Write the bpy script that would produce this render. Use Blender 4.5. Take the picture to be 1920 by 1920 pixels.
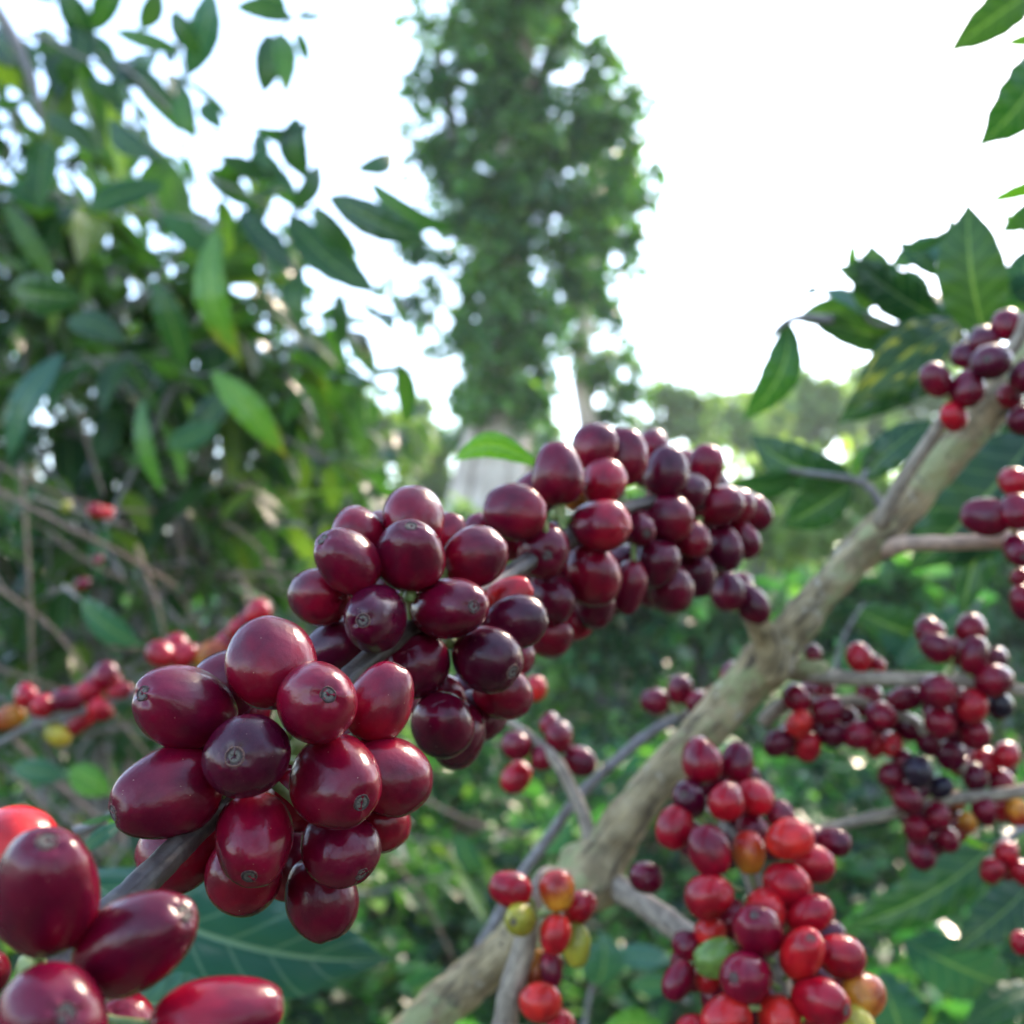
import bpy, math, random
import numpy as np
from mathutils import Vector, Matrix, noise
R = math.radians
random.seed(7); rng = np.random.default_rng(7)
for o in list(bpy.data.objects): bpy.data.objects.remove(o)
S = bpy.context.scene; COL = S.collection

# ------------------------------------------------------------------ camera, sky, sun
F = 1925.0                       # focal length in picture pixels (1920 wide)
PITCH = R(5.0); CAM = Vector((0, 0, 1.45))
cd = bpy.data.cameras.new('camera'); cam = bpy.data.objects.new('camera', cd); COL.objects.link(cam)
cd.sensor_width = 36; cd.sensor_height = 36; cd.lens = 36 * F / 1920
cd.clip_start = 0.01; cd.clip_end = 2000
cam.location = CAM; cam.rotation_euler = (R(90) + PITCH, 0, 0)
cd.dof.use_dof = True; cd.dof.focus_distance = 0.178; cd.dof.aperture_fstop = cd.lens / 2.35
S.camera = cam
S.view_settings.view_transform = 'Standard'; S.view_settings.look = 'None'
S.view_settings.exposure = 2.62; S.view_settings.gamma = 1
SUN_EL, SUN_ROT = R(40), R(38)
w = bpy.data.worlds.new('World'); S.world = w; w.use_nodes = True
nt = w.node_tree; bg = nt.nodes['Background']
sky = nt.nodes.new('ShaderNodeTexSky'); sky.sky_type = 'NISHITA'; sky.sun_disc = False
sky.sun_elevation = SUN_EL; sky.sun_rotation = SUN_ROT; sky.air_density = 1.0; sky.dust_density = 1.2; sky.ozone_density = 1.0
nt.links.new(sky.outputs[0], bg.inputs[0]); bg.inputs[1].default_value = 0.15
ld = bpy.data.lights.new('sun', 'SUN'); ld.energy = 2.2; ld.angle = R(12); ld.color = (1, .78, .6)
sun = bpy.data.objects.new('sun', ld); COL.objects.link(sun)
sd = Vector((math.sin(SUN_ROT) * math.cos(SUN_EL), math.cos(SUN_ROT) * math.cos(SUN_EL), math.sin(SUN_EL)))
sun.rotation_euler = sd.to_track_quat('Z', 'Y').to_euler()
S.render.engine = 'CYCLES'
S.cycles.max_bounces = 6; S.cycles.transparent_max_bounces = 4

RIGHT = Vector((1, 0, 0)); FWD = Vector((0, math.cos(PITCH), math.sin(PITCH))); UP = Vector((0, -math.sin(PITCH), math.cos(PITCH)))
def P(x, y, d):                  # picture position and distance (metres along the view) -> world point
    return CAM + d * (FWD + RIGHT * ((x - 960) / F) + UP * ((960 - y) / F))
def T(x, y, mm): return P(x, y, mm / 1000)

# ------------------------------------------------------------------ scene-graph helpers
def props(o, label=None, cat=None, group=None, kind=None):
    for k, v in (('label', label), ('category', cat), ('group', group), ('kind', kind)):
        if v: o[k] = v
    return o
def thing(name, label, cat, loc, group=None):
    o = bpy.data.objects.new(name, None); COL.objects.link(o); o.empty_display_size = .02
    o.location = loc; return props(o, label, cat, group)
def link(name, me, mat, parent=None, label=None):
    o = bpy.data.objects.new(name, me); COL.objects.link(o)
    if mat and not me.materials: me.materials.append(mat)
    if parent:
        o.parent = parent
        o.location = -parent.location if parent.type == 'EMPTY' else (0, 0, 0)
    if label: o['label'] = label
    return o
def np_mesh(name, verts, quads, attr=None, smooth=True):
    me = bpy.data.meshes.new(name); n = len(verts); m = len(quads)
    me.vertices.add(n); me.vertices.foreach_set('co', np.asarray(verts, 'f').ravel())
    me.loops.add(m * 4); me.loops.foreach_set('vertex_index', np.asarray(quads, 'i').ravel())
    me.polygons.add(m); me.polygons.foreach_set('loop_start', np.arange(0, m * 4, 4, dtype='i'))
    me.polygons.foreach_set('loop_total', np.full(m, 4, 'i'))
    if smooth: me.polygons.foreach_set('use_smooth', np.ones(m, bool))
    if attr is not None:
        a = me.attributes.new('lc', 'FLOAT_VECTOR', 'POINT'); a.data.foreach_set('vector', np.asarray(attr, 'f').ravel())
    me.update(calc_edges=True); return me

# ------------------------------------------------------------------ materials
class N:
    def __init__(s, name):
        s.m = bpy.data.materials.new(name); s.m.use_nodes = True; s.t = s.m.node_tree
        s.b = s.t.nodes['Principled BSDF']; s.out = s.t.nodes['Material Output']
    def n(s, typ, **kw):
        x = s.t.nodes.new('ShaderNode' + typ)
        for k, v in kw.items():
            if k.startswith('i_'):
                k = k[2:]; k = int(k) if k.isdigit() else k.replace('_', ' ')
                if hasattr(v, 'is_output') or isinstance(v, bpy.types.NodeSocket): s.t.links.new(v, x.inputs[k])
                else: x.inputs[k].default_value = v
            else: setattr(x, k, v)
        return x
    def l(s, a, b): s.t.links.new(a, b)
    def math(s, op, a, b=0.0, c=0.0): return s.n('Math', operation=op, i_0=a, i_1=b, i_2=c).outputs[0]
    def mix(s, f, a, b, mode='MIX'):
        x = s.n('Mix', data_type='RGBA', blend_type=mode)
        for i, v in ((0, f), (6, a), (7, b)):
            if isinstance(v, bpy.types.NodeSocket): s.l(v, x.inputs[i])
            else: x.inputs[i].default_value = v if i == 0 or len(v) == 4 else (*v, 1)
        return x.outputs[2]
    def step(s, v, lo, hi): return s.n('MapRange', interpolation_type='SMOOTHSTEP', i_Value=v, i_From_Min=lo, i_From_Max=hi).outputs[0]

def cherry_mat():
    k = N('cherry_skin'); tc = k.n('TexCoord'); oi = k.n('ObjectInfo')
    at = k.n('Attribute', attribute_type='OBJECT', attribute_name='stem_tone')
    xyz = k.n('SeparateXYZ', i_0=tc.outputs['Object'])
    rv = k.math('MULTIPLY', oi.outputs['Random'], 40.0)
    nz = k.n('TexNoise', noise_dimensions='4D', i_Vector=tc.outputs['Object'], i_W=rv, i_Scale=1.3, i_Detail=3.0)
    fz = k.n('TexNoise', noise_dimensions='4D', i_Vector=tc.outputs['Object'], i_W=rv, i_Scale=38.0, i_Detail=2.0)
    g = k.math('ADD', xyz.outputs[2], k.math('MULTIPLY_ADD', nz.outputs[0], 1.7, -.85))
    c = k.mix(k.step(g, -.95, .5), at.outputs['Color'], oi.outputs['Color'])
    c = k.mix(k.step(nz.outputs[0], .3, .75), c, k.mix(1.0, c, (.52, .5, .62), 'MULTIPLY'))
    c = k.mix(k.math('MULTIPLY', k.step(fz.outputs[0], .4, .8), .07), c, (.33, .06, .07))
    vo = k.n('TexVoronoi', i_Vector=tc.outputs['Object'], i_Scale=5.0, i_Randomness=1.0)
    v2 = k.n('TexNoise', noise_dimensions='4D', i_Vector=tc.outputs['Object'], i_W=rv, i_Scale=2.2)
    sp = k.math('MULTIPLY', k.math('SUBTRACT', 1.0, k.step(vo.outputs['Distance'], .03, .075)), k.step(v2.outputs[0], .5, .6))
    c = k.mix(k.math('MULTIPLY', sp, .75), c, (.5, .28, .2))
    k.l(c, k.b.inputs['Base Color'])
    rg = k.n('MapRange', i_Value=nz.outputs[0], i_From_Min=.2, i_From_Max=.8, i_To_Min=.17, i_To_Max=.27)
    k.l(rg.outputs[0], k.b.inputs['Roughness'])
    k.b.inputs['Specular IOR Level'].default_value = .34; k.b.inputs['Subsurface Weight'].default_value = .06
    k.b.inputs['Subsurface Radius'].default_value = (1, .15, .12); k.b.inputs['Subsurface Scale'].default_value = .0025
    bm = k.n('TexNoise', noise_dimensions='4D', i_Vector=tc.outputs['Object'], i_W=rv, i_Scale=3.2, i_Detail=4.0)
    bu = k.n('Bump', i_Strength=.35, i_Distance=.0006, i_Height=k.math('ADD', bm.outputs[0], k.math('MULTIPLY_ADD', fz.outputs[0], .06, k.math('MULTIPLY', sp, .25))))
    k.l(bu.outputs[0], k.b.inputs['Normal']); return k.m
def scar_mat():
    k = N('calyx_scar_skin'); tc = k.n('TexCoord'); xyz = k.n('SeparateXYZ', i_0=tc.outputs['Object'])
    r = k.math('SQRT', k.math('ADD', k.math('POWER', xyz.outputs[0], 2.0), k.math('POWER', xyz.outputs[1], 2.0)))
    nz = k.n('TexNoise', i_Vector=tc.outputs['Object'], i_Scale=26.0, i_Detail=3.0)
    rr = k.math('MULTIPLY_ADD', nz.outputs[0], .05, k.math('SUBTRACT', r, .025))
    cr = k.n('ValToRGB', i_0=k.math('MULTIPLY', rr, 4.0)); e = cr.color_ramp.elements
    e[0].position = 0; e[0].color = (.015, .012, .01, 1); e[1].position = 1; e[1].color = (.14, .06, .045, 1)
    for p, cc in ((.13, (.02, .016, .012, 1)), (.2, (.1, .085, .065, 1)), (.45, (.15, .13, .1, 1)), (.6, (.045, .03, .025, 1)), (.74, (.05, .015, .015, 1)), (.86, (.2, .1, .07, 1))):
        q = e.new(p); q.color = cc
    c = k.mix(k.step(nz.outputs[0], .35, .65), k.mix(1.0, cr.outputs[0], (.5, .48, .45), 'MULTIPLY'), cr.outputs[0])
    k.l(c, k.b.inputs['Base Color']); k.b.inputs['Roughness'].default_value = .75
    bu = k.n('Bump', i_Strength=.6, i_Distance=.0004, i_Height=nz.outputs[0]); k.l(bu.outputs[0], k.b.inputs['Normal']); return k.m
def bark_mat(name, c1, c2, c3, scale=60., bump=.0012, rough=.8, stretch=6., lichen=None):
    k = N(name); a = k.n('Attribute', attribute_name='lc'); tc = k.n('TexCoord')
    mp = k.n('Mapping', i_Vector=a.outputs['Vector']); mp.inputs['Scale'].default_value = (1, stretch, 1)
    n1 = k.n('TexNoise', i_Vector=mp.outputs[0], i_Scale=scale / stretch, i_Detail=6.0, i_Roughness=.65)
    n2 = k.n('TexNoise', i_Vector=tc.outputs['Object'], i_Scale=scale * .5, i_Detail=4.0)
    c = k.mix(k.step(n2.outputs[0], .38, .62), c1, c2); c = k.mix(k.step(n1.outputs[0], .5, .66), c, c3); c = k.mix(k.math('MULTIPLY', k.step(n2.outputs[0], .3, .42), -1.0), c, c) if False else k.mix(k.math('MULTIPLY', k.math('SUBTRACT', 1.0, k.step(n1.outputs[0], .34, .42)), .6), c, tuple(min(.7, v * 1.7) for v in c1))
    if lichen:
        n3 = k.n('TexNoise', i_Vector=tc.outputs['Object'], i_Scale=scale * .13, i_Detail=5.0, i_Roughness=.7)
        c = k.mix(k.math('MULTIPLY', k.step(n3.outputs[0], .52, .62), .75), c, lichen)
        n4 = k.n('TexNoise', i_Vector=tc.outputs['Object'], i_Scale=scale * .3, i_Detail=6.0, i_Roughness=.75)
        c = k.mix(k.math('MULTIPLY', k.step(n4.outputs[0], .58, .64), .7), c, (.44, .38, .28)); c = k.mix(k.math('MULTIPLY', k.math('SUBTRACT', 1.0, k.step(n4.outputs[0], .34, .4)), .8), c, (.06, .045, .03))
    k.l(c, k.b.inputs['Base Color']); k.b.inputs['Roughness'].default_value = rough
    h = k.math('ADD', n1.outputs[0], n2.outputs[0])
    bu = k.n('Bump', i_Strength=.8, i_Distance=bump, i_Height=h); k.l(bu.outputs[0], k.b.inputs['Normal']); return k.m
def leaf_mat(name, ramp, under=(.14, .22, .08), trans=.35, rough=.34, spots=None, tipc=None, veins=1.0, vcol=(.2, .3, .1)):
    k = N(name); a = k.n('Attribute', attribute_name='lc'); s = k.n('SeparateXYZ', i_0=a.outputs['Vector'])
    u, v, r = s.outputs; av = k.math('ABSOLUTE', v)
    tc = k.n('TexCoord'); nz = k.n('TexNoise', i_Vector=tc.outputs['Object'], i_Scale=28.0, i_Detail=3.0)
    cr = k.n('ValToRGB', i_0=k.math('ADD', r, k.math('MULTIPLY_ADD', nz.outputs[0], .3, -.15)))
    e = cr.color_ramp.elements; e[0].position = ramp[0][0]; e[0].color = (*ramp[0][1], 1); e[1].position = ramp[-1][0]; e[1].color = (*ramp[-1][1], 1)
    for p, c in ramp[1:-1]: e.new(p).color = (*c, 1)
    c = cr.outputs[0]
    fr = k.math('FRACT', k.math('SUBTRACT', k.math('MULTIPLY', u, 8.0), k.math('MULTIPLY', av, 1.3)))
    sv = k.math('ABSOLUTE', k.math('SUBTRACT', fr, .5)); side = k.math('SUBTRACT', 1.0, k.step(sv, .0, .09))
    mid = k.math('SUBTRACT', 1.0, k.step(av, .02, .07)); vm = k.math('MAXIMUM', mid, k.math('MULTIPLY', side, .45))
    if tipc:
        c = k.mix(k.step(k.math('ADD', u, k.math('MULTIPLY_ADD', nz.outputs[0], .5, k.math('MULTIPLY', av, .15))), 1.05, 1.4), c, tipc)
    c = k.mix(k.math('MULTIPLY', vm, .45 * veins), c, vcol)
    if spots:
        s2 = k.n('TexNoise', i_Vector=a.outputs['Vector'], i_Scale=4.5, i_Detail=2.0)
        c = k.mix(k.step(s2.outputs[0], .55, .66), c, (.33, .3, .02))
        s3 = k.n('TexVoronoi', i_Vector=a.outputs['Vector'], i_Scale=7.0)
        c = k.mix(k.math('MULTIPLY', k.math('SUBTRACT', 1.0, k.step(s3.outputs['Distance'], .12, .3)), k.step(s2.outputs[0], .55, .66)), c, (.02, .012, .008))
    geo = k.n('NewGeometry'); cu = k.mix(.55, c, under); cc = k.mix(geo.outputs['Backfacing'], c, cu)
    k.l(cc, k.b.inputs['Base Color']); k.l(k.math('MULTIPLY_ADD', k.math('FRACT', k.math('MULTIPLY', r, 37.3)), .26, rough - .16), k.b.inputs['Roughness'])
    k.b.inputs['Specular IOR Level'].default_value = .36
    bu = k.n('Bump', i_Strength=.5, i_Distance=.0008, i_Height=k.math('MULTIPLY', vm, -1.0)); k.l(bu.outputs[0], k.b.inputs['Normal'])
    tr = k.n('BsdfTranslucent'); k.l(k.mix(1.0, c, (1.5, 1.9, .55), 'MULTIPLY'), tr.inputs[0])
    mx = k.n('MixShader', i_0=trans, i_1=k.b.outputs[0], i_2=tr.outputs[0]); k.l(mx.outputs[0], k.out.inputs[0]); return k.m
def plain_mat(name, c, c2, scale=30, rough=.8):
    k = N(name); tc = k.n('TexCoord'); nz = k.n('TexNoise', i_Vector=tc.outputs['Object'], i_Scale=scale, i_Detail=5.0)
    k.l(k.mix(k.step(nz.outputs[0], .35, .65), c, c2), k.b.inputs['Base Color']); k.b.inputs['Roughness'].default_value = rough; return k.m

M_CH = cherry_mat(); M_SC = scar_mat()
M_STEM = bark_mat('young_branch_bark', (.04, .027, .022), (.085, .065, .05), (.02, .013, .01), 700, .0002, .45, 18)
M_BARK = bark_mat('coffee_trunk_bark', (.34, .255, .13), (.2, .145, .07), (.06, .04, .022), 230, .003, .85, 6, (.27, .29, .12))
M_TWIG = bark_mat('side_branch_bark', (.3, .24, .17), (.2, .155, .11), (.1, .07, .05), 500, .0006, .8, 8)
M_PEACH = bark_mat('peeling_side_branch_bark', (.45, .29, .19), (.33, .22, .15), (.16, .09, .06), 500, .0006, .8, 8)
M_GREY = bark_mat('grey_twig_bark', (.22, .2, .19), (.14, .125, .11), (.08, .065, .055), 400, .0006, .8, 8)
M_TREE = bark_mat('pale_tree_bark', (.66, .54, .44), (.48, .38, .31), (.16, .11, .09), 9, .05, .9, 5)
M_DTREE = bark_mat('dark_tree_bark', (.13, .11, .09), (.09, .07, .06), (.05, .04, .03), 12, .02, .9, 4)
M_DRY = bark_mat('dry_brown_twig', (.2, .13, .09), (.13, .085, .06), (.06, .04, .03), 400, .0006, .85, 8)
M_PED = plain_mat('pedicel_green', (.16, .26, .06), (.3, .34, .12), 400, .5)
M_L = leaf_mat('coffee_leaf', [(0, (.006, .026, .008)), (.5, (.013, .052, .01)), (.85, (.03, .09, .015)), (1, (.1, .15, .02))], rough=.27)
M_LP = leaf_mat('placed_coffee_leaf', [(0, (.01, .045, .014)), (1, (.02, .07, .016))], trans=.3)
M_LB = leaf_mat('fresh_coffee_leaf', [(0, (.03, .1, .008)), (1, (.06, .15, .012))], trans=.4)
M_LU = leaf_mat('leaf_underside_lit', [(0, (.02, .055, .018)), (1, (.028, .068, .02))], trans=.36, rough=.5)
M_LD = leaf_mat('dark_coffee_leaf', [(0, (.008, .035, .012)), (1, (.012, .05, .014))], trans=.2, rough=.3)
M_LT = leaf_mat('glossy_blue_green_leaf', [(0, (.02, .07, .05)), (1, (.03, .1, .06))], trans=.15, rough=.3)
M_LBIG = leaf_mat('pale_veined_blue_green_leaf', [(0, (.018, .07, .06)), (1, (.03, .1, .08))], trans=.12, rough=.36, veins=.9, vcol=(.26, .38, .3))
M_LS = leaf_mat('spotted_coffee_leaf', [(0, (.015, .05, .01)), (1, (.03, .07, .012))], trans=.3, spots=1)
M_LY = leaf_mat('yellowing_coffee_leaf', [(0, (.025, .08, .012)), (1, (.05, .13, .015))], trans=.28, tipc=(.2, .15, .02))
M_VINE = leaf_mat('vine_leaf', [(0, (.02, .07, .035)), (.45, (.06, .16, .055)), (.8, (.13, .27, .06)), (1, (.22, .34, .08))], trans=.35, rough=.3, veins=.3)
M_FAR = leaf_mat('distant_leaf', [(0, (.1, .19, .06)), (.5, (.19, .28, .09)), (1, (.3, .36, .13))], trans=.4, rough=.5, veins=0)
M_WEED = leaf_mat('weed_leaf', [(0, (.005, .03, .017)), (.5, (.018, .095, .034)), (.8, (.055, .18, .045)), (1, (.18, .32, .08))], trans=.35, rough=.27, veins=.3)

# ------------------------------------------------------------------ shape builders
def catmull(pts, n):
    p = [pts[0] * 2 - pts[1]] + list(pts) + [pts[-1] * 2 - pts[-2]]; out = []
    for i in range(len(pts) - 1):
        a, b, c, d = p[i:i + 4]
        for j in range(n):
            t = j / n
            out.append(.5 * ((2 * b) + (c - a) * t + (2 * a - 5 * b + 4 * c - d) * t * t + (3 * b - a - 3 * c + d) * t ** 3))
    out.append(pts[-1]); return out
class Tubes:
    def __init__(s): s.v, s.q, s.a, s.n = [], [], [], 0
    def add(s, pts, rad, sides=10, sub=6, rough=0.0, freq=1.0, knots=()):
        pts = [Vector(p) for p in pts]; path = catmull(pts, sub)
        rads = np.interp(np.linspace(0, len(pts) - 1, len(path)), range(len(pts)), rad if len(rad) == len(pts) else np.linspace(rad[0], rad[-1], len(pts)))
        x = None; L = 0; base = s.n
        for i, p in enumerate(path):
            t = (path[min(i + 1, len(path) - 1)] - path[max(i - 1, 0)]).normalized()
            if x is None: x = t.orthogonal().normalized()
            x = (x - t * x.dot(t)).normalized(); y = t.cross(x)
            if i: L += (p - path[i - 1]).length
            for k in range(sides):
                a = 2 * math.pi * k / sides; d = x * math.cos(a) + y * math.sin(a); r = rads[i]
                if rough:
                    q = p * freq; r *= 1 + rough * noise.noise(q + d * r * freq) + rough * .6 * noise.noise(q * 2.7 + d * 2)
                for kt, kr, kw in knots: r += kr * math.exp(-((i / (len(path) - 1) - kt) / kw) ** 2) * (1 + .5 * math.sin(a * 2 + kt * 40))
                s.v.append(p + d * r); s.a.append((L, a * rads[i], 0))
        m = len(path)
        for i in range(m - 1):
            for k in range(sides):
                k2 = (k + 1) % sides
                s.q.append((base + i * sides + k, base + i * sides + k2, base + (i + 1) * sides + k2, base + (i + 1) * sides + k))
        for i, p in ((0, path[0]), (m - 1, path[-1])):          # rounded ends
            c = s.n + m * sides + (0 if i == 0 else 1); s.v.append(p); s.a.append((L, 0, 0))
            for k in range(0, sides, 2):
                a, b, d = (base + i * sides + k, base + i * sides + (k + 1) % sides, base + i * sides + (k + 2) % sides)
                s.q.append((c, d, b, a) if i == 0 else (c, a, b, d))
        s.n = len(s.v)
        # keep indices of end caps right: the two centres were appended last
        return path
    def mesh(s, name): return np_mesh(name, s.v, s.q, s.a)
def tube(name, pts, rad, mat, parent, **kw):
    t = Tubes(); t.add(pts, rad, **kw); return link(name, t.mesh(name), mat, parent)

def placed_leaf(parent, b, t, wpx, mat, roll=0, bend=0.0, bulge=.12, fold=.25, wave=.03, rnd=.5, label=None, fat=1.0, name='leaf'):
    """one coffee leaf from base b to tip t, each (x, y, mm)"""
    B, Tp = T(*b), T(*t); ax = Tp - B; L = ax.length; ax.normalize()
    view = ((B + Tp) / 2 - CAM).normalized(); W = wpx * (b[2] + t[2]) / 2000 / F
    nrm = -(view - ax * view.dot(ax)).normalized(); nrm = Matrix.Rotation(R(roll), 3, ax) @ nrm; sd_ = ax.cross(nrm)
    side0 = ax.cross(-view).normalized()
    nu, nv = 64, 10; V, A, Q = [], [], []
    ph = random.random() * 6
    for i in range(nu + 1):
        s = i / nu
        wv = max(.02, (math.sin(math.pi * min(1, s * 1.02) ** (.95))) if s < .98 else 0) ** .8 * (1 - .12 * s)
        if s > .8: wv *= 1 - .55 * ((s - .8) / .2) ** 1.0
        if s < .06: wv *= s / .06
        c = B + ax * L * s + side0 * (bend * L * math.sin(math.pi * s)) + nrm * (bulge * L * math.sin(math.pi * s))
        for j in range(nv + 1):
            v = j / nv * 2 - 1
            p = c + sd_ * (v * W / 2 * wv) + nrm * (fold * W / 2 * wv * abs(v) - fold * .5 * W * v * v * wv)
            p += nrm * (wave * W * math.sin(s * 38 + ph + (v > 0) * 1.3) * v * v * wv) + sd_ * (v ** 3 * .006 * W * math.sin(s * 34 + ph) * (wv > .1))
            V.append(p); A.append((s, v, rnd))
    for i in range(nu):
        for j in range(nv):
            a = i * (nv + 1) + j; Q.append((a, a + 1, a + nv + 2, a + nv + 1))
    pp = Tubes()                                                     # short leaf stalk
    return link(name, np_mesh('leaf', V, Q, A), mat, parent, label)

class Leaves:
    """many small leaves of one plant, gathered in one mesh"""
    def __init__(s): s.o, s.ax, s.nr, s.L, s.W, s.c, s.r = [], [], [], [], [], [], []
    def add(s, o, ax, nr, L, W, c=.15, r=.5):
        s.o.append(tuple(o)); s.ax.append(tuple(ax)); s.nr.append(tuple(nr)); s.L.append(L); s.W.append(W); s.c.append(c); s.r.append(r)
    def cloud(s, pts, L, ratio=.42, droop=.5, jit=.35, rlo=0, rhi=1, upn=.6, rnd=None):
        n = len(pts); a = rng.normal(size=(n, 3)); a[:, 2] = a[:, 2] * .6 - droop; a /= np.linalg.norm(a, axis=1)[:, None]
        b = rng.normal(size=(n, 3)); b[:, 2] += upn; b -= a * np.sum(a * b, axis=1)[:, None]; b /= np.linalg.norm(b, axis=1)[:, None]
        l = L * (1 + jit * rng.uniform(-1, 1, n))
        s.o += list(map(tuple, pts)); s.ax += list(map(tuple, a)); s.nr += list(map(tuple, b)); s.L += list(l)
        s.W += list(l * ratio * rng.uniform(.8, 1.2, n)); s.c += list(rng.uniform(-.05, .3, n)); s.r += list(rng.uniform(rlo, rhi, n) if rnd is None else rnd)
    def mesh(s, name, nu=5, nv=2):
        o, ax, nr = map(lambda q: np.array(q, float), (s.o, s.ax, s.nr)); L, W, c, r = map(np.array, (s.L, s.W, s.c, s.r))
        sd_ = np.cross(ax, nr); tu = np.linspace(0, 1, nu + 1); tv = np.linspace(-1, 1, nv + 1)
        wv = np.sin(np.pi * tu ** .9) ** .8 * (1 - .2 * tu); wv[0] = .03; wv[-1] = .02
        g = [(u, v, ww) for u, ww in zip(tu, wv) for v in tv]; k = len(g)
        G = np.array(g); u, v, ww = G.T
        V = (o[:, None] + ax[:, None] * (L[:, None] * u)[..., None] + sd_[:, None] * (W[:, None] / 2 * v * ww)[..., None]
             + nr[:, None] * ((L * c)[:, None] * -(u ** 2) + (W * .14)[:, None] * np.abs(v) * ww)[..., None])
        q = np.array([(i * (nv + 1) + j, i * (nv + 1) + j + 1, (i + 1) * (nv + 1) + j + 1, (i + 1) * (nv + 1) + j) for i in range(nu) for j in range(nv)])
        Q = (q[None] + (np.arange(len(L)) * k)[:, None, None]).reshape(-1, 4)
        A = np.stack([np.broadcast_to(u, (len(L), k)), np.broadcast_to(v, (len(L), k)), np.broadcast_to(r[:, None], (len(L), k))], -1)
        return np_mesh(name, V.reshape(-1, 3), Q, A.reshape(-1, 3))

# ------------------------------------------------------------------ cherries
def cherry_mesh(seed):
    rs = random.Random(seed); nu, nv = 48, 34; V, Q = [], []
    crease = rs.random() < .6; cph = rs.random() * 6.28; e1 = rs.uniform(.0, .08); sh = rs.uniform(-.13, .1)
    for i in range(nv + 1):
        th = math.pi * i / nv; z = math.cos(th); r = math.sin(th) ** .93
        r *= 1 + sh * z * (1 - z * z) * 1.5
        if z > .93: z = .93 + (z - .93) * .35                            # flattened apex round the scar
        if z < -.9: z = -.9 + (z + .9) * .6
        for j in range(nu):
            a = 2 * math.pi * j / nu; rr = r * (1 + e1 * math.cos(2 * a) )
            if crease:
                for c0 in (cph, cph + math.pi):
                    d = math.atan2(math.sin(a - c0), math.cos(a - c0)); rr *= 1 - .014 * math.exp(-(d / .13) ** 2) * (1 - z * z)
            nn = 1 + .035 * noise.noise(Vector((math.cos(a) * 1.2 + seed * 7, math.sin(a) * 1.2, z * 1.2)))
            V.append((math.cos(a) * rr * nn, math.sin(a) * rr * nn, z * nn))
    for i in range(nv):
        for j in range(nu):
            j2 = (j + 1) % nu; Q.append((i * nu + j, (i + 1) * nu + j, (i + 1) * nu + j2, i * nu + j2))
    me = np_mesh('cherry', V, Q); me.materials.append(M_CH); return me
def scar_mesh(seed):
    rs = random.Random(seed); k = rs.uniform(.78, 1.0); n = 28; V, Q = [], []
    top = .9545
    prof = [(.245, -.022), (.232, .003), (.215, .012), (.195, .006), (.18, -.006), (.15, -.002), (.12, .006), (.09, .004), (.05, .0), (.03, -.022), (.004, -.03)]
    for i, (r, z) in enumerate(prof):
        for j in range(n):
            a = 2 * math.pi * j / n; w_ = 1 + .11 * noise.noise(Vector((math.cos(a) * 1.3, math.sin(a) * 1.3, seed))) + .035 * noise.noise(Vector((math.cos(a) * 3, math.sin(a) * 3, seed + i * .3)))
            V.append((math.cos(a) * r * k * w_, math.sin(a) * r * k * w_, top + z + .006))
    for i in range(len(prof) - 1):
        for j in range(n):
            j2 = (j + 1) % n; Q.append((i * n + j, i * n + j2, (i + 1) * n + j2, (i + 1) * n + j))
    me = np_mesh('calyx_scar', V, Q); me.materials.append(M_SC); return me
CM = [cherry_mesh(i) for i in range(14)]; SM = [scar_mesh(i) for i in range(10)]
TONE = {  # (apex colour, stem-end colour)
 'm': ((.12, .0006, .015), (.2, .001, .013)), 'p': ((.065, .0008, .014), (.11, .001, .014)), 'r': ((.3, .002, .014), (.42, .004, .012)), 'c': ((.18, .001, .016), (.28, .0015, .013)),
 'b': ((.5, .008, .014), (.58, .02, .012)), 'o': ((.42, .02, .012), (.62, .24, .02)), 'y': ((.55, .36, .03), (.42, .36, .04)),
 'g': ((.17, .30, .05), (.14, .27, .04)), 'k': ((.012, .01, .02), (.02, .012, .02)), 'n': ((.35, .06, .012), (.55, .22, .02)), 'l': ((.36, .32, .03), (.3, .3, .04))}
CLAB = {'g': 'green unripe cherry', 'y': 'yellow half ripe cherry', 'o': 'red cherry turning orange at its stem end', 'k': 'blackened overripe cherry',
        'n': 'orange cherry turning red', 'l': 'yellow green unripe cherry', 'b': 'bright red cherry'}
def fill(specs, frac=.55, seed=1):
    rs = random.Random(seed); out = []; cand = []
    for i in range(len(specs)):
        for j in range(i + 1, len(specs)):
            A, B = specs[i], specs[j]; d = math.hypot(A[0] - B[0], A[1] - B[1])
            if d < (A[3] + B[3]) * 1.35: cand.append(((A[0] + B[0]) / 2, (A[1] + B[1]) / 2, (A[3] + B[3]) / 2, d))
    cand.sort(key=lambda c: -c[3] / c[2])
    for x, y, b, d in cand:
        if len(out) >= len(specs) * frac: break
        if min(math.hypot(x - o[0], y - o[1]) / b for o in out + list(specs)) < .62: continue
        out.append((x, y, b * .98, b * .88, rs.uniform(0, 360), None, 2.0 + rs.random(), rs.choice('mpp')))
    return list(specs) + out
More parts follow.
